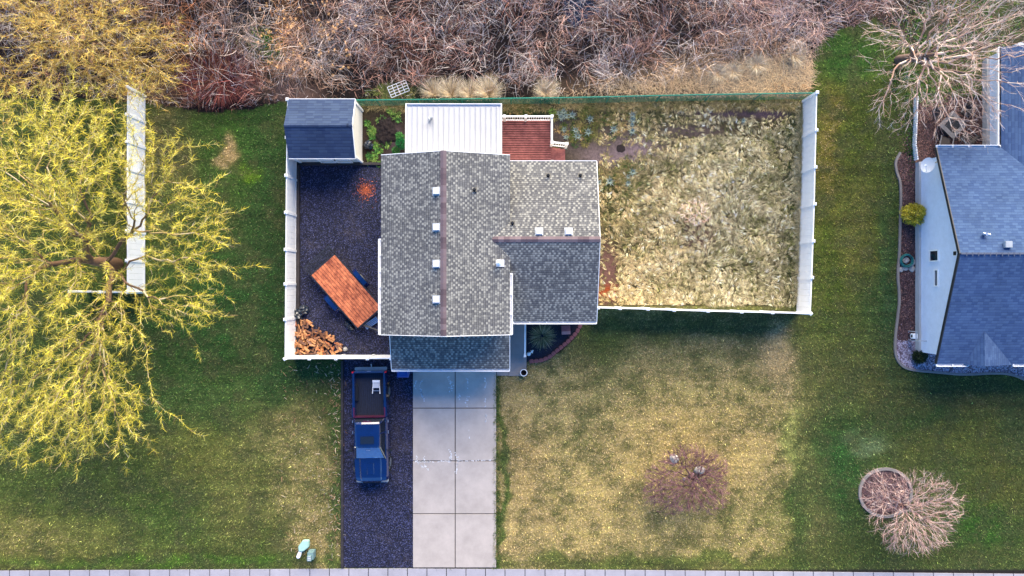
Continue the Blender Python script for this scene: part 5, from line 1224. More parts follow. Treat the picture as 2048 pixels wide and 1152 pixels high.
# turned dark soil heap
bm = bmesh.new(); 
def heap(name, label, px, py, rx, ry, h, m, seed, hole=False):
    c0 = P(px, py); n = 40; mb = MB(); vs = []
    g_x = np.linspace(-1, 1, n); XX, YY = np.meshgrid(g_x, g_x); rr = np.sqrt(XX**2+YY**2)*(1+.5*(fbm(XX*3, YY*3, 1.2, 3, seed)-.5)*1.6)
    H = np.clip(1-rr**2, -.05, 1)*h*(.5+fbm(XX*6+seed, YY*6, 1, 4, seed))
    V = np.stack([c0[0]+XX*rx, c0[1]+YY*ry, H], -1).reshape(-1, 3); I = (np.arange(n-1)[:, None]*n+np.arange(n-1)[None]).ravel()
    Qf = np.stack([I, I+1, I+n+1, I+n], 1); Qf = Qf[(V[Qf, 2].max(1) > -.02*h)]
    return struct(npmesh(name, V, Qf, m, loc=(c0[0], c0[1], 0)))
heap('soil_heap', '', 773, 262, .62, .85, .22, M['soil_dark'], 3)
# dark hole in the bare patch: flat dark sheet standing in for the shade inside
c0 = P(1242, 297); mb = MB(); rr = random.Random(3); outl = [(c0[0]+.25*math.cos(a_)*rr.uniform(.85, 1.15)*(1.15 if abs(math.cos(2*a_)) < .5 else 1), c0[1]+.24*math.sin(a_)*rr.uniform(.85, 1.15)) for a_ in np.linspace(0, 6.28, 14, endpoint=False)]
mb.poly([(x_, y_, .012) for x_, y_ in outl]); struct(mb.build('pit_shade', M['soil_dark'], loc=(c0[0], c0[1], 0)))
# orange wood chips spilled on the gravel
n = 800; th = rng.uniform(0, 6.28, n); r_ = np.abs(rng.normal(0, .3, n)); c0 = P(732, 380); base = np.stack([c0[0]+r_*np.cos(th), c0[1]+r_*np.sin(th), np.full(n, .03)], 1)
V, Q, cl = strips(base, np.stack([rng.normal(0, 1, n), rng.normal(0, 1, n), rng.uniform(0, .5, n)], 1), rng.uniform(.03, .08, n), .022, nseg=1, col=lin((196, 104, 70))*rng.lognormal(-.2, .5, n)[:, None]*np.ones((1, 3)), taper=.7, rng=rng)
stuff(npmesh('wood_chips', V, Q, M['leaf'], cl))
# loose gravel stones
n = 26000; X = np.concatenate([rng.uniform(PX(598), PX(790), n//2), rng.uniform(PX(689), PX(825), n//2)]); Y = np.concatenate([rng.uniform(PY(709), PY(332), n//2), rng.uniform(PY(1133), PY(722), n//2)])
B = np.stack([X, Y, np.full(n, .02)], 1); s_ = rng.uniform(.012, .03, n)[:, None]
tet = np.array([[-1, -.7, 0], [1, -.6, 0], [.1, 1, 0], [0, 0, 1.1]]); an = rng.uniform(0, 6.28, n); ca, sa = np.cos(an), np.sin(an)
V = (B[:, None]+np.stack([tet[None, :, 0]*ca[:, None]-tet[None, :, 1]*sa[:, None], tet[None, :, 0]*sa[:, None]+tet[None, :, 1]*ca[:, None], np.broadcast_to(tet[None, :, 2], (n, 4))], -1)*s_[:, None]).reshape(-1, 3)
I = np.arange(n)[:, None, None]*4; Tt = (I+np.array([[0, 1, 3], [1, 2, 3], [2, 0, 3]])[None]).reshape(-1, 3)
pal = np.array([lin(q)*.8 for q in ((12, 13, 30), (22, 24, 50), (42, 46, 84), (120, 122, 156), (56, 50, 62))]); cc = np.repeat(pal[rng.choice(5, n, p=[.3, .3, .23, .09, .08])], 4, 0)
stuff(npmesh('loose_gravel', V, Tt, M['leaf'], cc))
# wood chips and litter in the neighbour's beds
n = 14000; X = rng.uniform(PX(1790), PX(2048), n); Y = rng.uniform(PY(758), PY(195), n); px, py = topx(X, Y)
kx = np.interp(py, [195, 300, 324, 347, 363, 399, 466, 515, 548, 598, 637, 680, 713, 733], [1832, 1802, 1791, 1795, 1802, 1803, 1801, 1800, 1796, 1801, 1796, 1791, 1792, 1805]); ky = np.interp(px, [1789, 1803, 1826, 1878, 1925, 1987, 2020, 2048], [711, 731, 739, 743, 748, 744, 746, 756])
k = (px > kx+2) & (py < ky-1) & ((px < 1832) | (py > 705) | (py < 326)); X, Y, px, py = X[k], Y[k], px[k], py[k]; n = len(X)
peb = (py > 672+rng.normal(0, 14, n))
pal = np.array([lin(q)*.85 for q in ((90, 56, 54), (130, 92, 88), (56, 36, 40), (160, 122, 112))]); pal2 = np.array([lin(q)*.9 for q in ((206, 190, 208), (150, 130, 146), (110, 92, 104), (230, 222, 232))])
cc = np.where(peb[:, None], pal2[rng.integers(4, size=n)], pal[rng.integers(4, size=n)])
V, Q, cl = strips(np.stack([X, Y, np.full(n, .035)], 1), np.stack([rng.normal(0, 1, n), rng.normal(0, 1, n), rng.uniform(-.05, .35, n)], 1), np.where(peb, .05, rng.uniform(.04, .12, n)), rng.uniform(.02, .04, n), nseg=1, col=cc, taper=.7, rng=rng)
stuff(npmesh('bed_litter', V, Q, M['leaf'], cl))
# ------------------------------------------------------------------ reeds and scrub behind the fences
MARSH = [(480, 60, 60, 60, (216, 194, 186), .9), (440, 170, 90, 50, (112, 60, 60), .95), (400, 60, 60, 70, (180, 120, 84), .9), (350, 130, 60, 60, (196, 150, 96), .8), (250, 120, 120, 90, (150, 124, 74), .8), (60, 60, 120, 80, (120, 88, 64), .8),
  (560, 60, 30, 80, (206, 150, 100), .9), (640, 120, 60, 70, (196, 166, 150), .8), (700, 50, 60, 50, (168, 140, 134), .8), (850, 80, 120, 60, (134, 98, 92), .8), (1000, 40, 60, 50, (116, 78, 70), .8), (960, 110, 80, 30, (120, 90, 88), .7),
  (1150, 60, 80, 60, (170, 140, 134), .7), (1300, 60, 120, 50, (152, 118, 112), .8), (1450, 40, 100, 50, (172, 140, 134), .8), (1620, 40, 110, 50, (206, 176, 174), .9), (1750, 50, 70, 50, (190, 150, 144), .8),
  (1530, 150, 140, 50, (246, 222, 184), .98), (1400, 160, 120, 30, (216, 188, 150), .9), (1220, 184, 150, 22, (214, 186, 150), .95), (1560, 180, 80, 16, (190, 146, 96), .8), (1500, 105, 80, 16, (150, 116, 104), .8), (300, 190, 80, 24, (190, 160, 110), .8), (600, 180, 60, 20, (170, 140, 130), .8)]
X, Y = scatter(145000, -31, 31, PY(232), 20.5); px, py = topx(X, Y); me_ = marsh_edge(px)
hgt = np.ones(len(X))
pathd = np.minimum.reduce([np.exp(-(((px-500)/22)**2+((py-20)/40)**2)), ]) if False else np.maximum.reduce([np.exp(-(((px-495)/20)**2+((py-10)/36)**2)), np.exp(-(((px-530)/16)**2+((py-70)/34)**2)), np.exp(-(((px-556)/12)**2+((py-108)/30)**2)), .8*np.exp(-(((px-1160)/50)**2+((py-22)/16)**2)), .8*np.exp(-(((px-1145)/18)**2+((py-45)/16)**2)), .8*np.exp(-(((px-1290)/12)**2+((py-35)/16)**2)), .9*np.exp(-(((px-800)/40)**2+((py-185)/16)**2)), .7*np.exp(-(((px-590)/60)**2+((py-188)/22)**2))])
tan_ = np.clip((py-BANK(px)+(fbm(px, py, .04, 3, 5)-.5)*26)/16, 0, 1)*np.clip((px-1060)/80, 0, 1)*np.clip((1680+(vnoise(px, py, .06, 2)-.5)*60-px)/40, 0, 1)
dn = np.clip(.06+3.2*(.45*fbm(X, Y, .5, 3, 51)+.55*fbm(X, Y, 1.7, 3, 57)-.36), .05, 1)
dn = dn*(1-pathd); dn = np.where((px > 1640) & (py > 70), dn*.25, dn); dn = np.where((px > 1780), dn*.22, dn); dn = np.where((px < 330) & (py > 120), dn*.5, dn)
dn = np.where(tan_ > .3, 1.0, dn); dn = np.where((py > 155) & (py > me_-34) & (px > 600) & (px < 1200), dn*.35, dn)
k = (py < me_-2) & (rng.random(len(X)) < dn); X, Y, px, py, tan_ = X[k], Y[k], px[k], py[k], tan_[k]; n = len(X)
col = blobcol(px, py, (140, 110, 104), MARSH, 30)
flow = fbm(X, Y, .45, 3, 61)*4*np.pi; ang = np.where(rng.random(n) < .6, flow+rng.normal(0, .7, n), rng.uniform(0, 2*np.pi, n))
brt = rng.lognormal(-.22, .75, n)
clump = np.clip(.1+4.0*(.4*fbm(X, Y, .6, 3, 81)+.6*fbm(X, Y, 1.9, 3, 87)-.31), .14, 2)+.8*tan_
col = col*np.array([.92, .84, .72]); pale = rng.random(n) < .17+.3*np.clip((fbm(X, Y, .6, 3, 91)-.45)*4, 0, 1)+.25*tan_
cc = col*(brt*clump)[:, None]*.9; pc_ = lin((234, 222, 216))*(1-tan_[pale, None])+lin((246, 214, 164))*tan_[pale, None]; cc[pale] = (cc[pale]*.2+pc_*.75)*rng.uniform(.5, 1.15, (pale.sum(), 1))
cc = cc*(1+.8*tan_)[:, None]; mxc = cc.max(1, keepdims=True); cc = cc*np.minimum(1, (.74/np.maximum(mxc, 1e-4)))
L_ = np.where(tan_ > .45, rng.uniform(.3, .75, n), rng.uniform(.45, 1.35, n)); el = np.where(tan_ > .45, rng.uniform(.1, .8, n), rng.uniform(-.05, 1.5, n))
z0 = np.where(tan_ > .45, 0, rng.uniform(0, 1.0, n)*(rng.random(n) < .6))
# the last metre before the lawn and fence stays low
low = np.clip((me_[k]-py)/30, .25, 1); L_ = L_*low; z0 = z0*low
bz = np.stack([X, Y, z0], 1)
V, Q, cl = strips(bz, np.stack([np.cos(ang), np.sin(ang), el], 1), L_, rng.uniform(.010, .024, n), droop=.22, nseg=3, col=cc, taper=.3, rng=rng, curl=.16)
V[:, 2] = np.maximum(V[:, 2], .01); fr = V[:, 1] < np.interp(V[:, 0], [cpt[0].x-1, cpt[0].x, cpt[-1].x], [-99, cpt[0].y+.03, cpt[-1].y+.03])
V[:, 1] = np.where((V[:, 0] > cpt[0].x) & (V[:, 0] < cpt[-1].x) & fr, np.interp(V[:, 0], [p.x for p in cpt], [p.y for p in cpt])+.04, V[:, 1])
stuff(npmesh('dry_reeds', V, Q, M['grass'], cl))
sheet('pond_water', [P(*q)[:2] for q in ((1120, -30), (1230, -30), (1215, 15), (1180, 40), (1150, 55), (1132, 40), (1125, 10))], .02, M['water'])
# orange seed plumes on the reeds
n = 120; px = rng.normal(560, 22, n); py = rng.uniform(0, 150, n); sel = rng.random(n) < .45; px[sel] = rng.normal(660, 40, sel.sum()); c0 = np.stack([PX(px, 1.3), PY(py, 1.3), rng.uniform(.9, 1.5, n)], 1)
B = np.repeat(c0, 9, 0)+rng.normal(0, .03, (n*9, 3)); dd_ = np.repeat(np.stack([rng.normal(0, 1, n), rng.normal(-.6, 1, n), rng.normal(0, .3, n)], 1), 9, 0)+rng.normal(0, .35, (n*9, 3))
V, Q, cl = strips(B, dd_, rng.uniform(.08, .18, n*9), .014, nseg=2, droop=.3, col=lin((226, 174, 116))*rng.lognormal(0, .25, n*9)[:, None]*np.ones((1, 3)), taper=.2, rng=rng)
stuff(npmesh('reed_plumes', V, Q, M['leaf'], cl))
# green ground cover under the trees at top right and top left
def cover(name, blobs, n, cols, L=(.06, .16)):
    X = []; Y = []
    for (cx, cy, rx, ry) in blobs: X.append(PX(rng.normal(cx, rx, n))); Y.append(PY(rng.normal(cy, ry, n)))
    X = np.concatenate(X); Y = np.concatenate(Y); px, py = topx(X, Y); kk = (vnoise(X, Y, 1.6, 5) > .38) & ~((px > 1972) & (py > 100)) & ~((px > 1828) & (py > 215)) & ~((px > 250) & (px < 292) & (py > 190)); X, Y = X[kk], Y[kk]; m_ = len(X)
    pal = np.array([lin(q)*.85 for q in cols]); V, Q, cl = strips(np.stack([X, Y, np.zeros(m_)], 1), np.stack([rng.normal(0, 1, m_), rng.normal(0, 1, m_), rng.uniform(.3, 1.5, m_)], 1), rng.uniform(*L, m_), rng.uniform(.02, .045, m_), nseg=2, droop=.3, col=pal[rng.integers(len(pal), size=m_)]*rng.lognormal(0, .25, m_)[:, None], taper=.4, rng=rng)
    return stuff(npmesh(name, V, Q, M['leaf'], cl))
cover('ground_cover', [(1840, 70, 30, 26), (1950, 20, 60, 22), (1850, 140, 26, 26), (1845, 190, 22, 14), (1990, 50, 40, 30), (1900, 180, 34, 6), (1815, 150, 12, 30), (1905, 110, 30, 20), (550, 108, 10, 16), (520, 85, 20, 16), (1825, 250, 6, 40)], 1500, [(84, 130, 40), (60, 110, 40), (120, 150, 60), (50, 90, 44)])
cover('dead_leaves', [(1900, 170, 50, 30), (1930, 120, 50, 30), (1870, 260, 30, 40), (1900, 230, 50, 30)], 3000, [(150, 116, 112), (110, 76, 74), (186, 156, 150), (84, 60, 64)], L=(.05, .12))
n = 420; X = np.concatenate([rng.uniform(PX(560), PX(682), n//2), rng.normal(PX(672), .25, n-n//2)]); Y = np.concatenate([rng.uniform(PY(1120), PY(700), n//2), rng.uniform(PY(1100), PY(730), n-n//2)])
pal = np.array([lin(q)*.85 for q in ((190, 150, 110), (220, 200, 170), (140, 100, 76))])
V, Q, cl = strips(np.stack([X, Y, np.full(n, .06)], 1), np.stack([rng.normal(0, 1, n), rng.normal(0, 1, n), rng.uniform(0, .2, n)], 1), rng.uniform(.05, .3, n), rng.uniform(.012, .03, n), nseg=1, col=pal[rng.integers(3, size=n)], taper=.6, rng=rng)
stuff(npmesh('twig_litter', V, Q, M['leaf'], cl))
# mossy weeds behind the fence
sp = [(rng.normal(795, 16), rng.normal(185, 7), .14, 1) for _ in range(26)]+[(rng.normal(770, 20), rng.normal(186, 6), .14, 1) for _ in range(20)]
tuftfield('bank_weeds', sp, (.1, .25), (.015, .03), [(130, 138, 70), (110, 124, 60), (160, 150, 96)], per=50)

# individual pampas-like clumps
def clump_mesh(n, L, wdt, col, el, droop, rad=.12, jit=.2, flat=None):
    a_ = rng.uniform(0, 2*np.pi, n); r_ = rad*np.sqrt(rng.random(n)); B = np.stack([r_*np.cos(a_), r_*np.sin(a_), np.zeros(n)], 1)
    D = np.stack([np.cos(a_), np.sin(a_), rng.uniform(*el, n)], 1)
    if flat is not None: D[:, :2] += np.array(flat)
    cc = np.array([lin(q) for q in col])[rng.integers(len(col), size=n)]*rng.lognormal(0, jit, n)[:, None]*.9
    return strips(B, D, rng.uniform(*L, n), rng.uniform(*wdt, n), droop=droop, nseg=4, col=cc, taper=.15, rng=rng)
pm = None
PAMP = [(868, 190, 1.0, 'first'), (903, 191, 1.15, 'second'), (940, 192, 1.0, 'third'), (978, 192, 1.2, 'fourth'), (1092, 190, 1.05, 'x'), (1435, 150, .7, 'y'), (1512, 133, .8, 'z'), (1585, 112, 1.0, 'w'), (1466, 146, .6, 'v')]
labs = ['pale feathery grass clump by the green fence, leftmost behind the white patio roof', 'pale feathery grass clump by the green fence, second from the left behind the patio roof', 'pale feathery grass clump by the green fence, third from the left behind the patio roof', 'pale feathery grass clump by the green fence, behind the right corner of the patio roof', 'pale feathery grass clump standing alone behind the red deck', 'pale low grass clump in the tan bank, leftmost of four', 'pale low grass clump in the tan bank, third of four from the left', 'big pale grass clump at the right end of the tan bank by the lawn', 'small pale grass clump in the tan bank, second of four from the left']
for i, (px, py, s_, _) in enumerate(PAMP):
    up_dir = (0, .7) if i < 5 else (rng.normal(0, .3), .1)
    V, Q, cl = clump_mesh(int(650*s_), (.45*s_, 1.05*s_), (.012, .02), [(244, 228, 196), (226, 206, 170), (200, 176, 140)], (.5, 2.2) if i < 5 else (.3, 1.4), .26, .16, flat=up_dir)
    p = P(px, py); V = V+np.array([p[0], p[1]+.06, 0]); 
    if i < 5: V[:, 1] = np.maximum(V[:, 1], np.interp(V[:, 0], [q.x for q in cpt], [q.y for q in cpt])+.05)
    o = npmesh('ornamental_grass', V, Q, M['grass'], cl, loc=(p[0], p[1], 0)); tag(o, labs[i], 'grass clump', 'pale feathery grass clumps')
# grass clump in the porch bed
V, Q, cl = clump_mesh(900, (.3, .75), (.012, .022), [(150, 150, 100), (196, 186, 150), (90, 100, 60), (120, 100, 76)], (.2, 1.6), .35, .3, flat=(0, -.1)); p = P(1084, 672); o = npmesh('ornamental_grass', V+np.array([p[0], p[1], 0]), Q, M['grass'], cl, loc=tuple(p)); tag(o, 'dry tangled grass clump in the dark bed by the porch', 'grass clump')
# dark dry bush in the reeds at left
V, Q, cl = clump_mesh(2600, (.5, 1.3), (.012, .02), [(110, 50, 52), (80, 40, 42), (140, 84, 74), (60, 34, 38)], (.1, 1.6), .2, 1.0, .3); p = P(442, 160); V[:, 0] *= 1.5; o = npmesh('dry_bush', V+np.array([p[0], p[1], 0]), Q, M['grass'], cl, loc=tuple(p)); tag(o, 'dark maroon dry bush above the left lawn', 'bush')
# agaves
def agave(n, L): 
    B = []; D = []
    a_ = np.arange(n)*2.39996; el = np.linspace(.15, 2.2, n); D = np.stack([np.cos(a_), np.sin(a_), el], 1); B = np.stack([.02*np.cos(a_), .02*np.sin(a_), np.full(n, .02)], 1)
    cc = lin((156, 174, 164))*.8*rng.lognormal(0, .12, n)[:, None]*np.ones((1, 3)); return strips(B, D, L*np.linspace(1, .6, n), .055, droop=.02, nseg=3, col=cc, taper=.12, rng=rng, side=np.stack([-np.sin(a_), np.cos(a_), np.zeros(n)], 1))
V, Q, cl = agave(22, .26); ag = npmesh('agave_plant', V, Q, M['leaf'], cl)
AG = [(1119, 228, 1), (1127, 224, 1), (1131, 233, 1), (1122, 236, .9), (1144, 231, 1.1), (1180, 239, 1.05), (1227, 259, 1.1), (1264, 231, 1.0), (1265, 241, .95), (1264, 250, .7), (1264, 263, 1.05), (1151, 261, 1), (1176, 265, 1.1), (1155, 273, 1.15), (1128, 260, .8), (1132, 275, .8), (1131, 295, .7), (1265, 345, 1.1), (1219, 363, 1.2), (1256, 354, .8), (1256, 367, .9), (1486, 242, .8), (1198, 366, .7)]
for i, (px, py, s_) in enumerate(AG):
    o = ag if i == 0 else dup(ag, (0, 0, 0)); o.location = P(px, py); o.rotation_euler.z = i*1.7; o.scale = (s_*1.05,)*3
    near = 'beside the red deck' if px < 1200 else ('below the bare soil patch, by the house corner' if py > 300 else 'in the upper left of the overgrown yard')
    if i == 21: near = 'alone at the top of the overgrown yard'
    tag(o, 'pale blue green agave rosette '+near, 'plant', 'pale agave rosettes '+near)
# bushy round plants
def leafball(n, r, h, cols, L=(.06, .12), wdt=(.03, .05), lump=.25):
    u = rng.normal(0, 1, (n, 3)); u /= np.linalg.norm(u, axis=1, keepdims=True); u[:, 2] = np.abs(u[:, 2])*1.0
    rad = r*(rng.uniform(.35, 1, n)**.5)*(1+lump*(vnoise(u[:, 0]*3+r*9, u[:, 1]*3+u[:, 2]*2, 1.4, 3)-.5)*2); B = u*rad[:, None]; B[:, 2] *= h/r
    D = u+rng.normal(0, .5, (n, 3)); cc = np.array([lin(q) for q in cols])[rng.integers(len(cols), size=n)]*rng.lognormal(0, .25, n)[:, None]*.85
    return strips(B, D, rng.uniform(*L, n), rng.uniform(*wdt, n), nseg=2, droop=.15, col=cc, taper=.3, rng=rng)
def bush(px, py, r, h, cols, label, n=900, cat='shrub', name='shrub', z=.4, **kw):
    p = P(px, py, z); p[2] = 0; root = thing(name, label, cat, tuple(p)); V, Q, cl = leafball(n, r, h, cols, **kw); npmesh('foliage', V+np.array([p[0], p[1], .12]), Q, M['leaf'], cl, parent=root)
    mb = MB()
    for k in range(5):
        a_ = k*1.26; mb.cyl((p[0], p[1], 0), (p[0]+r*.5*math.cos(a_), p[1]+r*.5*math.sin(a_), h*.7), .02, .008, n=5)
    mb.build('stem', M['bark'], root); return root
bush(1831, 427, .62, .9, [(214, 196, 60), (190, 176, 50), (232, 214, 96), (150, 146, 44)], 'round yellow green shrub against the left wall of the blue house', 4200, z=.5, L=(.05, .1))
bush(1838, 713, .36, .5, [(40, 56, 30), (60, 76, 40), (30, 40, 26)], 'small dark green shrub at the lower corner of the blue house', 1500, z=.2)
bush(800, 274, .22, .4, [(70, 140, 60), (96, 160, 80)], 'small green conifer shrub beside the patio roof, upper one', 600, z=.2, L=(.05, .1), wdt=(.02, .03)); bush(803, 287, .30, .5, [(30, 120, 60), (44, 140, 70), (24, 90, 50)], 'small bright green conifer shrub beside the patio roof, middle one', 900, z=.2, L=(.05, .1), wdt=(.02, .03)); bush(792, 303, .2, .3, [(40, 110, 50), (80, 130, 60)], 'small green conifer shrub beside the patio roof, lowest by the roof corner', 500, z=.1, L=(.05, .1), wdt=(.02, .03))

# ------------------------------------------------------------------ trees
def grow(root, targets, seg=.45, bias=.35, arc=.12, rg=None):
    nodes = [np.array(p, float) for p in root]; par = [-1]+list(range(len(root)-1)); pl = [0.0]
    for i in range(1, len(root)): pl.append(pl[-1]+np.linalg.norm(nodes[i]-nodes[i-1]))
    first = nodes[-1]; order = np.argsort(np.linalg.norm(targets-first, axis=1)); N_ = np.zeros((200000, 3)); N_[:len(nodes)] = nodes; Pn = np.zeros(200000); Pn[:len(pl)] = pl; par_ = par[:]; cnt = len(nodes); start = max(1, len(root)-3)
    for t in targets[order]:
        dv = np.linalg.norm(N_[start:cnt]-t, axis=1); j = start+int(np.argmin(dv+bias*Pn[start:cnt])); d = np.linalg.norm(t-N_[j]); k = max(1, int(math.ceil(d/seg))); a = N_[j].copy(); ax = rg.normal(0, 1, 3); ax -= ax.dot(t-a)*(t-a)/(d*d+1e-9); last = j
        for s in range(1, k+1):
            f = s/k; p = a+(t-a)*f+ax*arc*d*math.sin(math.pi*f)*.5+rg.normal(0, .05*seg*2, 3)*(s < k); p[2] = max(p[2], .15); N_[cnt] = p; Pn[cnt] = Pn[last]+np.linalg.norm(p-N_[last]); par_.append(last); last = cnt; cnt += 1
    return N_[:cnt].copy(), np.array(par_)
def radii(Nn, par, r0, e=2.3, r_root=None):
    r = np.zeros(len(Nn)); acc = np.zeros(len(Nn))
    for i in range(len(Nn)-1, 0, -1):
        r[i] = max(r0, acc[i]**(1/e)) if acc[i] > 0 else r0; acc[par[i]] += r[i]**e
    r[0] = acc[0]**(1/e)*1.15
    if r_root: r = r0+(r-r0)*(r_root-r0)/max(r[0]-r0, 1e-6)
    return r
def branchmesh(Nn, par, r, sel, k=5):
    idx = np.where(sel & (par >= 0))[0]; a = Nn[par[idx]]; b = Nn[idx]; d = b-a; d /= np.maximum(np.linalg.norm(d, axis=1, keepdims=True), 1e-6); h_ = np.where(np.abs(d[:, 2:3]) > .9, np.array([[1., 0, 0]]), np.array([[0, 0, 1.]])); u = np.cross(d, h_); u /= np.linalg.norm(u, axis=1, keepdims=True); v = np.cross(d, u)
    rb_ = r[idx]; ra = np.minimum(r[par[idx]], rb_*1.35); th = np.arange(k)*2*np.pi/k; cs = np.cos(th); sn = np.sin(th)
    ring = u[:, None]*cs[None, :, None]+v[:, None]*sn[None, :, None]; A = a[:, None]+ring*ra[:, None, None]; B = b[:, None]+d[:, None]*(rb_[:, None, None]*.4)+ring*rb_[:, None, None]
    V = np.concatenate([A, B], 1).reshape(-1, 3); o = np.arange(len(idx))[:, None]*2*k; kk = np.arange(k)[None]; Q = np.stack([o+kk, o+(kk+1) % k, o+k+(kk+1) % k, o+k+kk], -1).reshape(-1, 4); return V, Q
def tree(name, label, base, trunk, targets, r0, rr, twig_cols, bark, seg=.45, bias=.35, arc=.12, seed=1, twigs=None, cat='tree', e=2.3, big=.05, twl=(.15, .45), tww=(.008, .014), group=None):
    rg = np.random.default_rng(seed); Nn, par = grow(trunk, targets, seg, bias, arc, rg); r = radii(Nn, par, r0, e, rr); root = thing(name, label, cat, tuple(base), group)
    s1 = r >= big; V, Q = branchmesh(Nn, par, r, s1, 8); cb = np.array([lin(q) for q in bark])[rg.integers(len(bark), size=len(V)//16)].repeat(16, 0)[:len(V)]; cb = lin(bark[0])*(1+.35*(fbm(V[:, 0]*9+V[:, 2]*5, V[:, 1]*9, .5, 3, seed)-.5)*2)[:, None]*.9
    npmesh('trunk', V, Q, M['twig_pink'], cb, parent=root, smooth=True)
    s2 = ~s1; V, Q = branchmesh(Nn, par, r, s2, 4); tcs = np.array([lin(q) for q in twig_cols]); cidx = rg.integers(len(tcs), size=int(s2.sum())+1); n_e = len(V)//8; cc = np.repeat(tcs[cidx[:n_e]]*rg.lognormal(0, .18, (n_e, 1)), 8, 0)*.9
    # fine twigs as thin blades along the small branches
    par2 = par; ids = np.where(r < big*.55)[0]; nt_ = twigs or 0
    if nt_:
        m_ = len(ids)*nt_; bi = np.repeat(ids, nt_); dp = Nn[bi]-Nn[np.maximum(par2[bi], 0)]; dp /= np.maximum(np.linalg.norm(dp, axis=1, keepdims=True), 1e-6); dd = dp+rg.normal(0, .55, (m_, 3)); B = Nn[bi]-dp*rg.uniform(0, seg, (m_, 1)); V2, Q2, c2_ = strips(B, dd, rg.uniform(*twl, m_), rg.uniform(*tww, m_), nseg=3, droop=-.03, col=tcs[rg.integers(len(tcs), size=m_)]*rg.lognormal(0, .2, m_)[:, None]*.9, taper=.3, rng=rg, curl=.2)
        Q = np.concatenate([Q, Q2+len(V)]); V = np.concatenate([V, V2]); cc = np.concatenate([cc, c2_])
    npmesh('crown', V, Q, M['twig_pink'], cc, parent=root); return root, Nn, par, r
def targ(n, shapes, seed):
    """shapes: (cx, cy, rx, ry, zlo, zhi, weight): photo px ellipse, at those heights"""
    rg = np.random.default_rng(seed); W = np.array([s[6] for s in shapes], float); W /= W.sum(); out = []
    for i in rg.choice(len(shapes), n, p=W):
        cx, cy, rx, ry, z0, z1, _ = shapes[i]; a_ = rg.uniform(0, 6.283); q = math.sqrt(rg.random()); z_ = z0+(z1-z0)*(1-q*.7)*rg.uniform(.5, 1); out.append(P(cx+rx*q*math.cos(a_), cy+ry*q*math.sin(a_), z_))
    return np.array(out)
# purple lawn tree
b0 = P(1379, 952); T1 = targ(900, [(1372, 962, 84, 62, .8, 2.6, 6), (1340, 985, 56, 44, .6, 2.0, 2), (1420, 985, 40, 44, .6, 2, 2), (1380, 912, 56, 26, .8, 2.3, 1.5), (1425, 935, 34, 28, .7, 2, 1)], 5)
tree('lawn_tree', 'leafless purple twigged tree over two pale boulders on the dry front lawn', b0, [b0, b0+[0, 0, .35], b0+[.03, -.03, .7]], T1, .007, .09, [(136, 96, 98), (108, 72, 78), (160, 122, 120), (84, 56, 60)], [(74, 54, 58)], seg=.25, bias=.6, seed=3, twigs=8, twl=(.12, .36), tww=(.008, .014), big=.03, arc=.08)
# pink tree beside the ring bed
b0 = P(1786, 1000); T2 = targ(620, [(1832, 1022, 96, 86, 1.2, 3.6, 6), (1880, 1010, 52, 60, 1, 3, 2.5), (1800, 985, 50, 40, 1.5, 3.2, 2), (1830, 1075, 70, 36, 1, 2.8, 2), (1745, 980, 26, 44, 1.4, 2.6, 1)], 6)
tree('ornamental_tree', 'leafless pink twigged tree beside the round mulch ring at lower right', b0, [b0, b0+[.15, -.1, .7], b0+[.35, -.25, 1.2]], T2, .007, .11, [(212, 178, 164), (186, 148, 138), (230, 206, 192), (150, 112, 106)], [(104, 76, 74)], seg=.35, bias=.8, seed=4, twigs=5, twl=(.15, .5), tww=(.008, .013), big=.035, arc=.07, e=2.0)
# big bare tree at the upper right
b0 = P(1797, 120); T3 = targ(850, [(1900, 110, 120, 110, 3, 8.5, 5), (1830, 110, 130, 70, 2.5, 6, 2.5), (1900, 210, 100, 70, 2.5, 5.5, 3), (2040, 110, 130, 130, 3, 7, 3), (1960, 20, 120, 90, 4, 8.5, 4), (1790, 215, 60, 50, 2.2, 4, 1.2), (1780, 40, 70, 50, 3, 6, 1.3), (1960, 240, 60, 60, 2.5, 5, 1.5)], 7)
tk = [b0, np.array(P(1822, 116, 1.2)), np.array(P(1850, 112, 2.4)), np.array(P(1872, 108, 3.4))]
tree('bare_tree', 'large leafless tree leaning over the patio and blue house at upper right', b0, tk, T3, .007, .28, [(216, 190, 174), (186, 154, 138), (160, 128, 114), (232, 212, 198)], [(110, 90, 82)], seg=.6, bias=.72, seed=6, twigs=3, twl=(.2, .7), tww=(.008, .014), big=.07, arc=.1, e=2.0)
# shrub in the yard
b0 = P(1388, 432); T4 = targ(110, [(1390, 424, 34, 28, .3, .9, 1)], 8)
tree('bare_shrub', 'low leafless whitish shrub in the middle of the overgrown yard', b0, [b0, b0+[0, 0, .1], b0+[0, 0, .2]], T4, .008, .03, [(236, 210, 190), (220, 170, 140), (240, 226, 214)], [(180, 140, 120)], seg=.2, bias=.3, seed=9, twigs=4, twl=(.08, .25), tww=(.008, .013), big=.02, cat='shrub')
b0 = P(1780, 978)
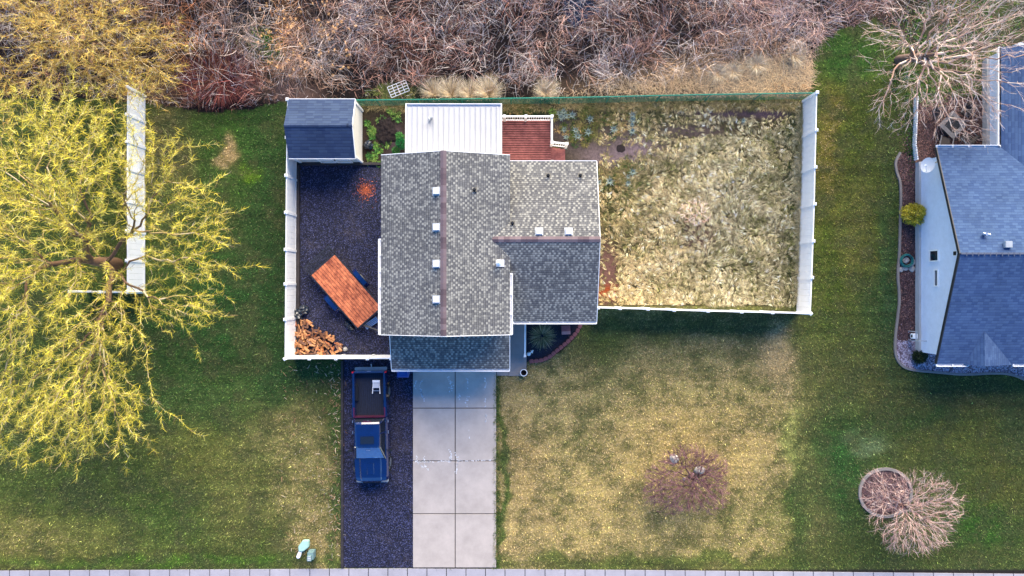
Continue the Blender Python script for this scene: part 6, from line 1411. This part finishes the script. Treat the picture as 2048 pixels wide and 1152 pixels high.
# willow
WC = [(248, 228, 76), (234, 212, 66), (200, 186, 54), (252, 240, 124), (164, 152, 52)]
def willow(label, base, trunk, shapes, n, seed, nsh, rr=.36, group=None, seg=.5):
    Tt = targ(int(n*1.7), shapes, seed); rq = np.random.default_rng(seed+9); qi = rq.random(len(Tt)) < .35; Tt[qi] += rq.normal(0, 1.1, (int(qi.sum()), 3))*[1, 1, .3]; Tt[:, 2] = np.maximum(Tt[:, 2], 1.6); root, Nn, par, r = tree('willow_tree', label, base, trunk, Tt, 0.004, rr, [(176, 150, 104), (150, 122, 88), (206, 186, 150), (120, 96, 70)], [(112, 86, 66)], seg=seg, bias=.6, seed=seed, twigs=1, twl=(.2, .5), tww=(.012, .02), big=.05, arc=.09, group=group, e=1.9)
    rg = np.random.default_rng(seed+50); ids = np.where(r < .03)[0]; ids = ids[rg.random(len(ids)) < .92]; m_ = len(ids)*nsh; bi = np.repeat(ids, nsh); dp = Nn[bi]-Nn[np.maximum(par[bi], 0)]; dp /= np.maximum(np.linalg.norm(dp, axis=1, keepdims=True), 1e-6)
    D = dp*.7+rg.normal(0, .6, (m_, 3)); D[:, 2] += .15; B = Nn[bi]-dp*rg.uniform(0, seg, (m_, 1))
    cl0 = np.array([lin(q) for q in WC]); ci = rg.integers(5, size=m_); dull = np.repeat(np.clip(rg.normal(.95, .22, len(ids)), .45, 1.3), nsh)
    V, Q, cc = strips(B, D, rg.uniform(.10, .42, m_), rg.uniform(.009, .017, m_), nseg=2, droop=.04, col=cl0[ci]*dull[:, None]*rg.lognormal(-.05, .2, m_)[:, None]*.95, taper=.3, rng=rg, curl=.06)
    npmesh('young_foliage', V, Q, M['leaf'], cc, parent=root); return root
b0 = P(236, 528)
willow('large yellow budding willow with its trunk behind the far left white fence', b0, [b0, b0+[-.1, .05, 1.0], b0+[-.3, .1, 2.0], b0+[-.5, .1, 3.0]],
  [(120, 330, 140, 120, 4, 10, 5), (60, 470, 150, 110, 4, 10, 4), (340, 440, 120, 90, 3, 7, 2.6), (400, 500, 70, 70, 3, 6, .9), (210, 300, 110, 90, 4, 9, 2), (120, 640, 150, 110, 3.5, 9, 4), (150, 790, 140, 90, 3, 7.5, 3.6), (70, 860, 110, 80, 3, 7, 2.6), (215, 850, 80, 80, 3, 6, 1.4), (370, 600, 90, 60, 2.8, 5.5, 1.5), (330, 330, 60, 60, 3, 6, .5), (230, 700, 70, 60, 3, 6, .8), (0, 560, 70, 330, 4, 9, 3.5), (-90, 500, 100, 300, 4, 10, 1.5), (90, 205, 120, 40, 3, 6, 1.3)], 1650, 21, 14)
b0 = P(205, 95)
WC[:] = [(246, 214, 92), (226, 184, 76), (196, 156, 66), (248, 226, 130), (170, 130, 66)]
willow('yellow budding willow among the reeds at the top left corner', b0, [b0, b0+[-.05, .05, .8], b0+[-.1, .1, 1.6], b0+[-.3, .3, 2.4]],
  [(180, 60, 140, 80, 2.5, 7, 4), (60, 160, 110, 46, 2, 5, 1.6), (250, 150, 80, 50, 2, 5, 1.4), (100, 20, 120, 60, 3, 7, 1.6), (330, 120, 50, 60, 2, 4, .7), (200, -60, 200, 70, 3, 7, 2)], 800, 22, 11, rr=.22)
